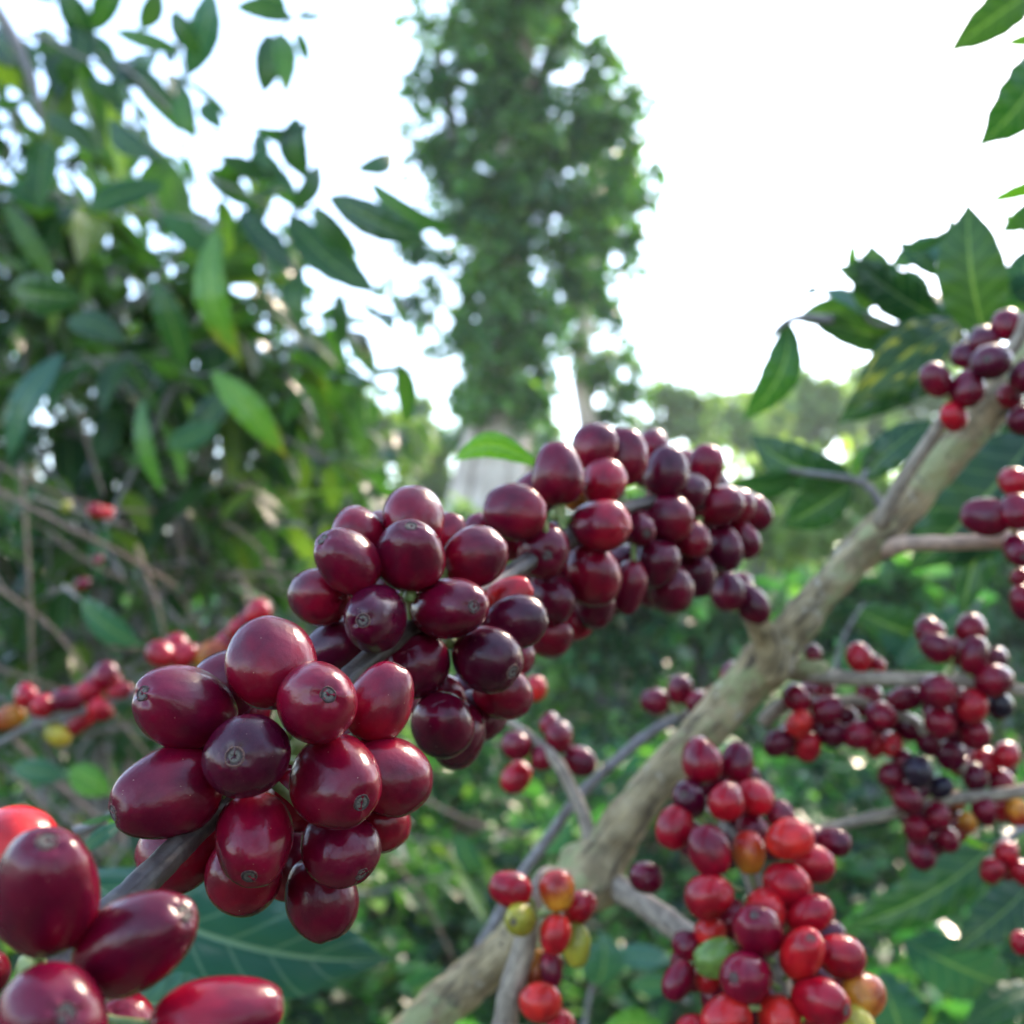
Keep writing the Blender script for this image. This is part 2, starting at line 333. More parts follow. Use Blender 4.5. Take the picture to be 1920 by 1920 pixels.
def cherries(parent, specs, depth, scars=True, relax=30):
    """specs: (x, y, along, across, angle, scar offset or None, depth step, tone) in picture pixels; depth: mm or a function of x, y"""
    it = []
    for s in specs:
        x, y, a, b, ang, q, dk, tone = s
        d = (depth(x, y) if callable(depth) else depth) + dk * 7.0
        it.append([x, y, a, b, ang, q, d, tone])
    for _ in range(relax):                                           # let neighbours touch instead of running through each other
        for i in range(len(it)):
            for j in range(i + 1, len(it)):
                A, B = it[i], it[j]; dm = (A[6] + B[6]) / 2
                px = math.hypot(A[0] - B[0], A[1] - B[1]); rs = (A[3] + B[3]) * .5 + (A[2] + B[2]) * .5
                rs *= .97
                if px < rs:
                    need = math.sqrt(rs * rs - px * px) * dm / F * .85; dz = B[6] - A[6]
                    if abs(dz) < need * 1000 / 1000 if False else abs(dz) < need:
                        sg = 1 if dz >= 0 else -1; e = (need - abs(dz)) * .25
                        A[6] -= sg * e; B[6] += sg * e
    for x, y, a, b, ang, q, d, tone in it:
        if q is None:
            lb = 1.18 if a < 1.18 * b else a / b
            c = math.sqrt(min(1, max(.0, (a * a - b * b) / max(1e-6, (lb * b) ** 2 - b * b)))); sn = -math.sqrt(max(0, 1 - c * c))
        else:
            sn = min(.97, math.sqrt(max(0, a * a - q * q)) / (b * 1.04)); c = math.sqrt(1 - sn * sn); lb = min(1.5, max(1.02, q / .96 / b / max(c, .15)))
        L = lb * b * 1.01 * d / 1000 / F; b *= 1.05; W = b * d / 1000 / F
        ctr = T(x, y, d); view = (ctr - CAM).normalized(); rx = view.cross(UP).normalized(); uy = rx.cross(view)
        z = (rx * math.cos(R(ang)) + uy * math.sin(R(ang))) * c - view * sn
        xa = z.orthogonal().normalized(); xa = Matrix.Rotation(random.random() * 6.28, 3, z) @ xa; ya = z.cross(xa)
        m = Matrix.Identity(4)
        for i_, v_, s_ in ((0, xa, W), (1, ya, W * .97), (2, z, L)):
            for r_ in range(3): m[r_][i_] = v_[r_] * s_
        m.translation = ctr - parent.location
        o = bpy.data.objects.new('cherry', random.choice(CM)); COL.objects.link(o); o.parent = parent; o.matrix_basis = m
        j = random.uniform(.88, 1.15); j2 = random.uniform(.88, 1.15)
        c1, c2 = TONE[tone]; o.color = (min(1, c1[0] * j), min(1, c1[1] * j), min(1, c1[2] * j), 1)
        o['stem_tone'] = [min(1, c2[0] * j2), min(1, c2[1] * j2), min(1, c2[2] * j2)]
        if tone in CLAB: o['label'] = CLAB[tone]
        if scars and (q is not None or c > .3):
            sc = bpy.data.objects.new('calyx_scar', random.choice(SM)); COL.objects.link(sc); sc.parent = o
        stalks.append((parent, ctr - z * L * .93, z, W, tone))
    return it
stalks = []
def pedicels(parent, path, limit=None):
    """short green stalks from each cherry of this branch to the nearest point of its wood"""
    for pr, p, z, W, tone in stalks:
        if pr is not parent or z.dot((p - CAM).normalized()) > .3: continue
        q = min(path, key=lambda c: (c - p).length)
        if (q - CAM).length < (p - CAM).length - .004: continue
        if (q - p).length > .013: q = p + (q - p).normalized() * .013
        tube('pedicel', [p + z * W * .1, (p + q) / 2 - z * W * .15, q], [W * .15, W * .12, W * .16], M_PED, parent, sides=8, sub=4)

# ================================================================== SETTING
def terrain_z(x, y):
    r = max(0, y - 2.5); return min(1.1, r * .2) + max(0, y - 9) * .06 + .12 * noise.noise(Vector((x * .4, y * .4, 0)))
gv, gq = [], []; xs = np.concatenate([np.linspace(-110, -30, 8), np.linspace(-25, 25, 60), np.linspace(30, 110, 8)])
ys = np.concatenate([np.linspace(-60, -12, 6), np.linspace(-10, 30, 60), np.linspace(40, 130, 10)])
for y in ys:
    for x in xs: gv.append((x, y, terrain_z(x, y) if y < 60 else terrain_z(0, 60) + (y - 60) * .02))
nx = len(xs)
for j in range(len(ys) - 1):
    for i in range(nx - 1): gq.append((j * nx + i, j * nx + i + 1, (j + 1) * nx + i + 1, (j + 1) * nx + i))
g = link('ground', np_mesh('ground', gv, gq), plain_mat('leaf_litter_soil', (.012, .03, .012), (.04, .035, .018), 6)); g['kind'] = 'structure'

# undergrowth: low weeds covering the slope
U = Leaves(); n = 120000
yy = 1.25 + (rng.random(n) ** 1.7) * 12; xx = rng.uniform(-.72, .72, n) * (yy + .6) + rng.normal(0, .1, n)
def cover_h(x, y): return .42 + .34 * noise.noise(Vector((x * 1.3, y * 1.3, 3))) + .22 * noise.noise(Vector((x * 3.1, y * 3.1, 8))) + .1 * min(1, y / 4)
pts = np.array([(x, y, terrain_z(x, y) + max(.05, cover_h(x, y)) * (1 - .45 * random.random() ** 2) * (1.0 if y > 1.9 else .8)) for x, y in zip(xx, yy)])
U.cloud(pts, .078, .5, droop=.15, jit=.5, upn=1.5)
uo = link('undergrowth', U.mesh('undergrowth', 4, 2), M_WEED); props(uo, 'dense low green weeds covering the slope below the coffee branches', 'undergrowth', kind='stuff')

# ------------------------------------------------------------------ trees
def clump_points(cl, dens):
    out = []
    for (c, r) in cl:
        k = max(6, int(dens * r[0] * r[2])); p = rng.normal(size=(k, 3)); p /= np.linalg.norm(p, axis=1)[:, None]
        p *= (rng.random(k) ** .45)[:, None]; out.append(p * np.array(r) + np.array(c))
    return np.concatenate(out)
# vine covered shade tree
TD = 9.0; MP = TD / F
tree = thing('shade_tree', 'tall pale trunked shade tree densely wrapped in dark climbing vines', 'tree', P(915, 1210, TD))
tube('trunk', [P(905, 1260, TD), P(912, 1000, TD), P(930, 820, TD), P(950, 560, TD), P(965, 250, TD), P(975, -100, TD), P(985, -420, TD)],
     [.38, .31, .26, .22, .17, .13, .1], M_TREE, tree, sides=28, sub=8, rough=.22, freq=1.4)
for ox, rr in ((-62, .13), (-20, .12), (30, .13), (66, .12)):
    tube('buttress', [P(912 + ox * 1.15, 1260, TD - .12), P(912 + ox * 1.05, 1040, TD - .2), P(920 + ox * .75, 880, TD - .16), P(930 + ox * .5, 760, TD - .1)], [rr * 1.3, rr, rr * .8, rr * .5], M_TREE, tree, sides=12, sub=8, rough=.12, freq=2)
for pts_, r_ in (([(955, 500), (890, 380), (850, 240), (820, 90)], .1), ([(965, 250), (1010, 160), (1045, 60), (1060, -60)], .1), ([(960, 380), (1040, 300), (1110, 210)], .07), ([(970, 100), (900, 20), (860, -90)], .08)):
    tube('limb', [P(x, y, TD) for x, y in pts_], [r_, r_ * .4], M_DTREE, tree, sides=8)
def vine(parent, ells, name, holes=(), D=TD, dens=420, L=.085, front=0.0, mat=None):
    V_ = Leaves()
    for (x, y, rx, ry, tone) in ells:
        m = D / F; k = int(dens * (rx * m) * (ry * m)); 
        sub = [(rng.normal(0, .45), rng.normal(0, .45), rng.normal(0, .5)) for _ in range(max(5, int(rx * ry / 500)))]
        P_ = []
        for _ in range(k):
            sx, sy, sz = sub[rng.integers(len(sub))]
            px = x + (sx + rng.normal(0, .22)) * rx; py = y + (sy + rng.normal(0, .22)) * ry; dd = D + front + (sz * .5 + rng.normal(0, .15)) * rx * m
            if any(((px - hx) / hrx) ** 2 + ((py - hy) / hry) ** 2 < 1 for hx, hy, hrx, hry in holes): continue
            P_.append(tuple(P(px, py, dd)))
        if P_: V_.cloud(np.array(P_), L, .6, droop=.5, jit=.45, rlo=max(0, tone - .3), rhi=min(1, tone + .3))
    return link(name, V_.mesh(name, 3, 2), mat or M_VINE, parent)
HO = [(1010, 520, 16, 30), (925, 640, 18, 14), (923, 682, 14, 14), (855, 255, 22, 18), (938, 280, 14, 18), (1058, 725, 20, 22), (985, 70, 14, 40), (1005, 120, 16, 30), (893, 140, 16, 13), (895, 92, 14, 12), (1040, 425, 18, 18), (1062, 470, 14, 14), (1150, 480, 14, 24), (800, 500, 18, 18), (830, 600, 22, 22), (1120, 640, 14, 18), (820, 190, 22, 26), (1000, 150, 18, 24), (1060, 140, 16, 14), (875, 470, 12, 12)]
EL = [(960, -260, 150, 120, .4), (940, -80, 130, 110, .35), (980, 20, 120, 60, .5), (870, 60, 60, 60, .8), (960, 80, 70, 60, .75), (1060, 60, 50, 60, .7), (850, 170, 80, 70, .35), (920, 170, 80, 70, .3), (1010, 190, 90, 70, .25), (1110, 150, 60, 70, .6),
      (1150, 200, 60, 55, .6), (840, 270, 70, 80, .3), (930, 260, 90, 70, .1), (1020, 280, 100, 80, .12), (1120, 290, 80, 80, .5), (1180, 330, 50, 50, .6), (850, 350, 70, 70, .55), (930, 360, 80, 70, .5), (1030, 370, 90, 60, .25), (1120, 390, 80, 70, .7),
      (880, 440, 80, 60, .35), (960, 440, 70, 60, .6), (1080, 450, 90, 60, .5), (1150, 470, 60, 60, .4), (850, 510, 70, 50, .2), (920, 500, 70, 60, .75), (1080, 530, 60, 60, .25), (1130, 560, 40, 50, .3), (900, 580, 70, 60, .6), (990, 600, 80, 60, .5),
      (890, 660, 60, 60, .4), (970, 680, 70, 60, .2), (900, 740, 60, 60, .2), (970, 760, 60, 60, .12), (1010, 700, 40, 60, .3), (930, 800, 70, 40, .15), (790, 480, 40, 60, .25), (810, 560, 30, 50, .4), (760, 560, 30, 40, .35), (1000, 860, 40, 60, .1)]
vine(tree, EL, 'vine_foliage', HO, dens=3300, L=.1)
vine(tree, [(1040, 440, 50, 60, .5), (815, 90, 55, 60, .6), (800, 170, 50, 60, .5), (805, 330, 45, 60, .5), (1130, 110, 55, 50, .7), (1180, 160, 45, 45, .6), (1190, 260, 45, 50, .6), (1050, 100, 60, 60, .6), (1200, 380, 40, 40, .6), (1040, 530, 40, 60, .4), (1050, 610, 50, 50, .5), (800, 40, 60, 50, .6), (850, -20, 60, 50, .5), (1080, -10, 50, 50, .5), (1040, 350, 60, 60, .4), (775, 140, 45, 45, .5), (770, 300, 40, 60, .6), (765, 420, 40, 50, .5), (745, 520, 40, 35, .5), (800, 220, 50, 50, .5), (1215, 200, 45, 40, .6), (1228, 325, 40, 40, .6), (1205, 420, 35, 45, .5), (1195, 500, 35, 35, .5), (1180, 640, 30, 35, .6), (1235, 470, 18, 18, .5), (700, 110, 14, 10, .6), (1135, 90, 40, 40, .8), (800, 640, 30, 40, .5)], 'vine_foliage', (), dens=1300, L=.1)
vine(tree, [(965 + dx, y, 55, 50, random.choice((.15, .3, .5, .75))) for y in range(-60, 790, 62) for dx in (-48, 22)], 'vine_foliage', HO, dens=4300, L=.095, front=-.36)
blocker_crown = Leaves(); Tc = Tubes()  # crown above the frame, added to block sky and shape the cherry highlights
for k in range(42):
    a = random.uniform(0, 6.28); q = math.sqrt(random.random()) * 6.0; c = Vector((1.6 + q * math.cos(a), 7.5 + q * math.sin(a), 8.6 + random.uniform(-1.3, 2) - q * .12))
    if c.z < (c.y * .68 + 1.45) + .9 and c.y > 0: c.z = c.y * .68 + 2.6
    n_ = 260; p_ = rng.normal(size=(n_, 3)) * np.array((.62, .62, .35)) + np.array(c); blocker_crown.cloud(p_, .16, .45, droop=.4)
    if k % 5 == 0: Tc.add([Vector((.2, 9.0, 8.4)), (Vector((.2, 9.0, 8.4)) + c) / 2 + Vector((0, 0, .5)), c], [.09, .02], sides=6, sub=4)
link('crown', blocker_crown.mesh('crown', 3, 2), M_VINE, tree); link('limb', Tc.mesh('limb'), M_DTREE, tree)
t2 = thing('vine_clad_tree', 'thinner vine clad trunk standing just right of the large shade tree', 'tree', P(1110, 1180, 10.5))
tube('trunk', [P(1125, 1180, 10.5), P(1108, 850, 10.5), P(1090, 700, 10.5), P(1100, 560, 10.5), P(1120, 380, 10.5), P(1130, 200, 10.5)], [.14, .12, .1, .09, .07, .04], M_TREE, t2, sides=14, sub=6, rough=.2, freq=2)
vine(t2, [(1130, 250, 70, 60, .5), (1160, 330, 60, 60, .6), (1150, 420, 60, 60, .5), (1110, 500, 70, 60, .35), (1090, 580, 60, 50, .3), (1100, 650, 60, 50, .75), (1130, 700, 60, 50, .65), (1160, 730, 60, 40, .5), (1140, 790, 60, 40, .4), (1190, 690, 30, 40, .6)], 'vine_foliage', HO, D=10.5, dens=5000)

def far_tree(x, y, rx, ry, D, label, tone=.5, base=1150, dens=900, L=.12, mat=None, name='broadleaf_tree'):
    t = thing(name, label, 'tree', P(x, base, D), 'trees beyond the coffee plants')
    Tt = Tubes(); top = P(x, y - ry * .3, D); Tt.add([P(x + rx * .08, base, D), P(x - rx * .05, (base + y) / 2, D), top], [.022 * D * .6, .012 * D * .6, .02], sides=8)
    for k in range(6):
        a = rng.uniform(-1, 1); st = P(x, y + ry * rng.uniform(.2, .9), D); Tt.add([st, (st + P(x + rx * a, y - ry * rng.uniform(-.2, .6), D + rng.uniform(-1, 1) * .3)) / 2 + Vector((0, 0, .1)), P(x + rx * a, y - ry * rng.uniform(-.2, .6), D)], [.05, .012], sides=6, sub=4)
    link('trunk', Tt.mesh('trunk'), M_DTREE, t)
    el = []
    for k in range(int(12 + rx * ry / 500)):
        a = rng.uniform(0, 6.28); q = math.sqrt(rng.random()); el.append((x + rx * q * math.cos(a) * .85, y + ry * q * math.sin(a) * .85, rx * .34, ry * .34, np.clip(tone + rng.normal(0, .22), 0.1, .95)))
    vine(t, el, 'crown', (), D=D, dens=dens, L=L, mat=mat or M_FAR); return t
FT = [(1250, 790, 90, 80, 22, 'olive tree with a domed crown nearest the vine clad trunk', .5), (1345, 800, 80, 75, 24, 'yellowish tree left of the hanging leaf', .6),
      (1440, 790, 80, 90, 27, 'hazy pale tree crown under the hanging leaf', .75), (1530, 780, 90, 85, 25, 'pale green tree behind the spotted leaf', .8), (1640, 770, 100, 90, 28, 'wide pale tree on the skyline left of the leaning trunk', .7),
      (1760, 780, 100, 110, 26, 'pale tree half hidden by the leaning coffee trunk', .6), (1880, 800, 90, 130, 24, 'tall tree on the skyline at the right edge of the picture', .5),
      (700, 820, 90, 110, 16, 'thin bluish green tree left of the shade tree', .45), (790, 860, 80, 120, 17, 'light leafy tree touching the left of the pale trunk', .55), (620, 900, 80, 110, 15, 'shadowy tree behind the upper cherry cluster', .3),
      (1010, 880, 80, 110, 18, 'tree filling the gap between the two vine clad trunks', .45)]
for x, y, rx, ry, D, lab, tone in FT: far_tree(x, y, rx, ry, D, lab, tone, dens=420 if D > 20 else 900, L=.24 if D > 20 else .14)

# middle distance bushes that close the view under the skyline
def bush(x, y, rx, ry, D, label, tone, L=.1, dens=900, mat=None):
    t = thing('leafy_bush', label, 'bush', P(x, min(1500, y + ry * 1.3), D), 'bushes below the skyline')
    Tt = Tubes()
    for k in range(7): a = rng.uniform(-1, 1); Tt.add([P(x + a * rx * .1, y + ry * 1.3, D), P(x + a * rx * .4, y + ry * .4, D), P(x + a * rx * .8, y - ry * rng.uniform(0, .7), D + .1)], [.02, .006], sides=6, sub=4)
    link('stem', Tt.mesh('stem'), M_GREY, t)
    el = []
    for k in range(int(14 + rx * ry / 700)):
        a = rng.uniform(0, 6.28); q = math.sqrt(rng.random()); el.append((x + rx * q * math.cos(a) * .85, y + ry * q * math.sin(a) * .85, rx * .36, ry * .36, np.clip(tone + .15 + rng.normal(0, .25), .05, 1)))
    vine(t, el, 'foliage', (), D=D, dens=dens, L=L, mat=mat or M_WEED); return t
BU = [(1080, 1000, 120, 120, 7.0, 'bush behind the far end of the cherry branch', .5), (1260, 960, 130, 110, 8.0, 'bright bush right of the far cherry cluster', .7), (1430, 960, 130, 110, 7.5, 'yellow green bush framed by the dark leaves', .9),
      (1600, 980, 130, 130, 7.0, 'green bush seen left of the leaning trunk', .7), (1790, 1040, 130, 150, 6.0, 'shaded bush behind the right hand twig', .4), (1920, 1100, 100, 160, 5.5, 'dark bush at the right edge', .3),
      (1130, 1180, 150, 110, 4.6, 'dark green bush under the far cherry cluster', .35), (1330, 1150, 130, 110, 5.0, 'mottled bush behind the leaning trunk', .45), (900, 1060, 110, 110, 6.5, 'bush in front of the pale trunk foot', .4), (720, 1080, 110, 130, 5.5, 'bush hidden behind the middle cherries', .4),
      (1650, 1180, 150, 120, 4.0, 'deep green bush above the far right cherries', .3), (560, 1080, 110, 120, 5, 'green bush left of the middle cherries', .5)]
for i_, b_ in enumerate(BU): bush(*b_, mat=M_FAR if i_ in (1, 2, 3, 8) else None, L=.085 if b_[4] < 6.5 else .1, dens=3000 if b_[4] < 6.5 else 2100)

# ------------------------------------------------------------------ coffee bushes at left
def spray(Lv, Tb, p0, d, length, leaf, tone=.5, droop=.35, r0=.004, gap=.055):
    n = max(3, int(length / gap)); p = Vector(p0); d = Vector(d).normalized(); pts = [p.copy()]
    for i in range(n):
        d = (d + Vector((random.uniform(-.1, .1), random.uniform(-.1, .1), -droop * .12 + random.uniform(-.05, .05)))).normalized(); p = p + d * (length / n); pts.append(p.copy())
        s_ = d.cross(Vector((0, 0, 1))).normalized(); 
        if i % 2: s_ = (s_ + Vector((0, 0, .5))).normalized()
        for sg in (-1, 1):
            if random.random() < .18: continue
            ax = (s_ * sg * random.uniform(.7, 1.1) + d * random.uniform(.2, .8) + Vector((0, 0, -random.uniform(.2, 1.1)))).normalized()
            up = Vector((random.uniform(-.4, .4), random.uniform(-.4, .4), 1)); nr = (up - ax * up.dot(ax)).normalized(); l = leaf * random.uniform(.65, 1.15)
            Lv.add(p, ax, nr, l, l * random.uniform(.34, .44), random.uniform(.05, .35), min(1, max(0, random.gauss(tone, .25))))
    Tb.add(pts, [r0, r0 * .35], sides=6, sub=2)
def coffee_bush(label, foot, sprays, leaf=.12, mat=None):
    t = thing('coffee_bush', label, 'bush', foot, 'coffee bushes on the left')
    Lv, Tb = Leaves(), Tubes(); tops = []
    for (x, y, D, dx, dy, dd, ln, tone) in sprays:
        p = P(x, y, D); tops.append(p); spray(Lv, Tb, p, RIGHT * dx + UP * dy + FWD * dd, ln, leaf, tone)
    T2 = Tubes()
    for p in tops[::9]: T2.add([Vector(foot) + Vector((random.uniform(-.1, .1), random.uniform(-.1, .1), 0)), (Vector(foot) + p) / 2 + Vector((random.uniform(-.1, .1), 0, .15)), p], [.014, .004], sides=8, sub=5, rough=.1, freq=20)
    link('stem', T2.mesh('stem'), M_GREY, t); link('twigs', Tb.mesh('twigs'), M_GREY, t); link('foliage', Lv.mesh('foliage', 8, 4), mat or M_L, t); return t
def edge_y(x): return float(np.interp(x, [-200, 0, 150, 300, 450, 560, 640, 720], [250, 340, 400, 440, 560, 640, 700, 790]))
sp = []
for _ in range(130):
    x = random.uniform(-260, 560); y = random.uniform(edge_y(x) + 60, 1000); D = random.uniform(1.7, 2.7)
    sp.append((x, y, D, random.uniform(-.6, 1), random.uniform(-.3, .8), random.uniform(-.5, .3), random.uniform(.18, .42), random.uniform(.3, .8)))
for _ in range(15):
    sp.append((random.uniform(-160, 330), random.uniform(0, 380), random.uniform(1.5, 2.2), random.uniform(-.3, 1), random.uniform(-.8, .4), random.uniform(-.3, .3), random.uniform(.14, .3), random.uniform(.2, .9)))
coffee_bush('large dark green coffee bush filling the left side', P(150, 1700, 2.2) * 1.0, sp, .145)
sp = []
for _ in range(120):
    x = random.uniform(-200, 700); y = random.uniform(edge_y(x) + 60, 1150); D = random.uniform(3.0, 4.2)
    sp.append((x, y, D, random.uniform(-.8, .8), random.uniform(-.2, .8), random.uniform(-.5, .5), random.uniform(.3, .6), random.uniform(.2, .8)))
coffee_bush('second coffee bush seen through gaps behind the large one', P(330, 1450, 3.6), sp, .13)
sp = []
for _ in range(130):
    x = random.uniform(-150, 700); y = random.uniform(930, 1750); D = random.uniform(1.5, 2.6)
    sp.append((x, y, D, random.uniform(-.8, .8), random.uniform(-.1, .8), random.uniform(-.5, .5), random.uniform(.2, .4), random.uniform(.4, .9)))
coffee_bush('low sprawling coffee shoots behind the lower left cherries', P(250, 1950, 2.0), sp, .1)

sp = []
def wspray(x, y, z): 
    q = Vector((x, y, z)) - CAM; return q
blocker_bushes = [('added unseen light blocking coffee bush close beside the photographer at the right', (2.0, .35, 0), 1.15), ('added unseen light blocking coffee bush just behind the photographer', (.5, -1.5, 0), 1.5), ('added unseen light blocking coffee bush behind and right of the photographer', (2.3, -.6, 0), 1.3)]
for lab, ft, rad in blocker_bushes:  # out-of-view bushes added as blockers, darkening what the cherries reflect
    t = thing('coffee_bush', lab, 'bush', Vector(ft), 'added unseen bushes that block light'); Lv, Tb, T2 = Leaves(), Tubes(), Tubes()
    for k in range(170):
        a = random.uniform(0, 6.28); z = random.uniform(.2, 2.5); r_ = rad * math.sqrt(random.random()) * .8
        p = Vector((ft[0] + r_ * math.cos(a), ft[1] + r_ * math.sin(a) * .6, z)); spray(Lv, Tb, p, (math.cos(a), math.sin(a), .3), .35, .14, .4)
        if k % 14 == 0: T2.add([Vector(ft), (Vector(ft) + p) / 2 + Vector((0, 0, .2)), p], [.014, .004], sides=6, sub=4)
    link('stem', T2.mesh('stem'), M_GREY, t); link('twigs', Tb.mesh('twigs'), M_GREY, t); link('foliage', Lv.mesh('foliage', 5, 2), M_L, t)

# leafy shoots with leaves standing against the sky, upper left
def leafy(name, label, twigs, leaves, group, mat=M_LP, D=1500):
    b0 = twigs[0][0][0]; t = thing(name, label, 'branch', T(b0[0], b0[1], b0[2] if len(b0) > 2 else D), group)
    for pts_, r_ in twigs: r_ = r_ * 1.5; tube('twig', [T(p[0], p[1], p[2] if len(p) > 2 else D) for p in pts_], [r_, r_ * .45], M_GREY, t, sides=8)
    for l in leaves:
        bx, by, tx, ty, wd = l[:5]; o = l[5] if len(l) > 5 else {}
        dd = o.get('d', D) + random.uniform(-60, 60) * D / 1500; kw = {k: v for k, v in o.items() if k not in ('d', 'mat', 'd2')}
        kw.setdefault('roll', random.uniform(-25, 25)); kw.setdefault('rnd', random.random()); kw.setdefault('bend', random.uniform(-.06, .06))
        placed_leaf(t, (bx, by, dd), (tx, ty, o.get('d2', dd * random.uniform(.97, 1.04))), wd, o.get('mat', mat), **kw)
    return t
GL = 'leafy shoots against the sky'
leafy('leafy_shoot', 'shoot with hanging leaf pair at the top of the sky', [([(640, -60), (580, 10), (545, 40), (520, 62)], .0016)],
      [(552, 36, 432, 14, 44), (556, 34, 612, 30, 17), (505, 60, 492, 184, 58, {'mat': M_LD}), (522, 58, 535, 190, 46, {'mat': M_LY}), (556, 56, 580, 125, 26), (540, 20, 470, -40, 40)], GL)
leafy('leafy_shoot', 'arching shoot with curled leaves left of the open sky', [([(230, 120), (300, 190), (355, 235), (440, 262), (500, 300), (535, 345)], .002), ([(430, 245), (480, 240), (520, 270), (540, 330)], .0012)],
      [(345, 165, 372, 270, 52), (380, 190, 420, 250, 40), (470, 238, 592, 225, 34, {'bend': .15}), (555, 215, 580, 345, 60, {'mat': M_LD, 'bend': .12}), (525, 330, 400, 288, 38), (470, 285, 545, 360, 52), (480, 250, 500, 330, 34), (385, 335, 500, 400, 16),
       (450, 390, 562, 522, 52, {'mat': M_LD}), (565, 500, 572, 622, 50, {'mat': M_LD, 'bend': .08}), (455, 385, 540, 350, 24)], GL)
leafy('leafy_shoot', 'long arching shoot of big leaves reaching towards the shade tree', [([(380, 330), (480, 370), (540, 402), (620, 372), (690, 340)], .0018), ([(660, 330), (667, 318), (672, 300)], .001)],
      [(540, 400, 722, 560, 80, {'mat': M_LD, 'bend': .1}), (612, 366, 815, 458, 70, {'mat': M_LD, 'bend': .05}), (585, 385, 680, 480, 52, {'mat': M_LD}), (545, 398, 600, 300, 42, {'mat': M_LP}), (500, 380, 440, 470, 50, {'mat': M_LD}), (640, 362, 700, 440, 40, {'mat': M_LP}), (667, 320, 738, 284, 42, {'bend': .12}), (690, 338, 862, 432, 44, {'mat': M_LP, 'bend': .1}), (640, 652, 634, 537, 36, {'mat': M_LD}), (706, 668, 640, 672, 12), (560, 380, 500, 300, 30)], GL)
leafy('leafy_shoot', 'upper left shoot with overlapping leaves across a grey twig', [([(-60, -60), (20, 60), (60, 150), (78, 225)], .007), ([(60, 60), (180, 120), (240, 130)], .002), ([(340, 0), (330, 60), (345, 150)], .002)],
      [(110, -30, 175, 110, 58), (175, 60, 235, -40, 50), (160, 150, 235, 200, 34), (195, 110, 350, 205, 42, {'mat': M_LD}), (345, 98, 205, 56, 34), (398, -20, 345, 155, 64, {'mat': M_LT}), (300, -20, 260, 60, 44, {'mat': M_LU}), (320, 20, 380, 110, 48), (-20, 60, 60, 130, 70, {'mat': M_LD}), (60, 95, 140, 95, 34),
       (85, 212, 192, 300, 38, {'mat': M_LU}), (185, 285, 217, 288, 16), (206, 222, 322, 304, 46, {'mat': M_LD, 'bend': .12}), (320, 300, 255, 342, 40, {'mat': M_LY}), (-30, 195, 56, 190, 22, {'mat': M_LB}), (130, 100, 125, 170, 40), (150, 40, 140, 130, 60), (20, -30, 110, 10, 40)], GL)
leafy('leafy_shoot', 'middle left shoot of long drooping leaves with yellowing tips', [([(-40, 330), (150, 380), (300, 400), (420, 420)], .0022), ([(300, 690), (400, 700), (480, 640)], .0015), ([(150, 660), (260, 740), (300, 700)], .0015)],
      [(405, 425, 460, 690, 78, {'mat': M_LY, 'd': 1150, 'roll': 35}), (395, 695, 542, 862, 62, {'mat': M_LY, 'd': 1150, 'roll': 10}), (265, 745, 310, 935, 46, {'mat': M_LP, 'd': 1300, 'roll': 40}), (410, 795, 310, 840, 50, {'mat': M_LT, 'd': 1200}), (20, 540, 165, 560, 80, {'mat': M_LD, 'd': 1100}), (125, 600, 240, 645, 60, {'mat': M_LD, 'd': 1200}),
       (10, 380, 115, 545, 42, {'mat': M_LU, 'd': 1000}), (120, 660, 15, 870, 62, {'mat': M_LT, 'd': 1200, 'roll': 30}), (310, 345, 160, 400, 50, {'mat': M_LT, 'd': 1300}), (300, 400, 405, 478, 46, {'mat': M_LT, 'd': 1300}), (285, 520, 350, 700, 56, {'mat': M_LP, 'd': 1300}), (440, 730, 350, 850, 60, {'mat': M_LD, 'd': 1500}), (10, 350, 120, 380, 50, {'mat': M_LT})], GL)

# bare grey twigs tangled at lower left
BT = [([(-40, 850, 1300), (60, 905, 1280), (180, 950, 1260), (290, 960, 1280)], .0035, 'pale dry twig running level over the lower left tangle'), ([(-40, 900, 1100), (120, 985, 1080), (230, 1040, 1100), (330, 1100, 1150)], .0045, 'thickest pale dry branch slanting down across the lower left'),
      ([(150, 770, 1500), (170, 850, 1480), (195, 930, 1450)], .004, 'short upright brown twig above the slanting branch'), ([(40, 870, 1300), (55, 1100, 1250), (60, 1250, 1250), (75, 1330, 1280)], .0035, 'upright brown twig beside the small red cherries'),
      ([(-40, 1080, 1200), (100, 1180, 1200), (200, 1320, 1200), (330, 1480, 1220)], .003, 'brown twig running behind the left cherry cluster'), ([(20, 1380, 1100), (120, 1480, 1100), (230, 1570, 1100)], .003, 'thin twig just above the corner cherries'),
      ([(760, 1480, 1500), (880, 1540, 1450), (1000, 1570, 1450)], .0045, 'reddish twig below the middle cherries'), ([(330, 980, 1600), (340, 1060, 1600), (300, 1120, 1600)], .003, 'small forked dry twig right of the slanting branch'), ([(690, 1560, 1300), (790, 1680, 1300), (850, 1800, 1300)], .003, 'dry twig slanting behind the lowest middle cherries')]
for pts_, r_, lab in BT:
    o = tube('dry_twig', [T(*p) for p in pts_], [r_ * .7, r_ * .4], M_DRY, None, sides=8, rough=.2, freq=60); props(o, lab, 'twig', 'dry twigs')
tg = Tubes()
for _ in range(100):
    x, y, D = random.uniform(-80, 560), random.uniform(860, 1560), random.uniform(1.3, 2.4); a = random.gauss(-.75, .5); l = random.uniform(120, 330)
    tg.add([P(x, y, D), P(x + l * .5 * math.cos(a) + random.uniform(-15, 15), y - l * .5 * math.sin(a), D + random.uniform(-.1, .1)), P(x + l * math.cos(a), y - l * math.sin(a) + random.uniform(-20, 20), D)], [.0028, .0012], sides=5, sub=3)
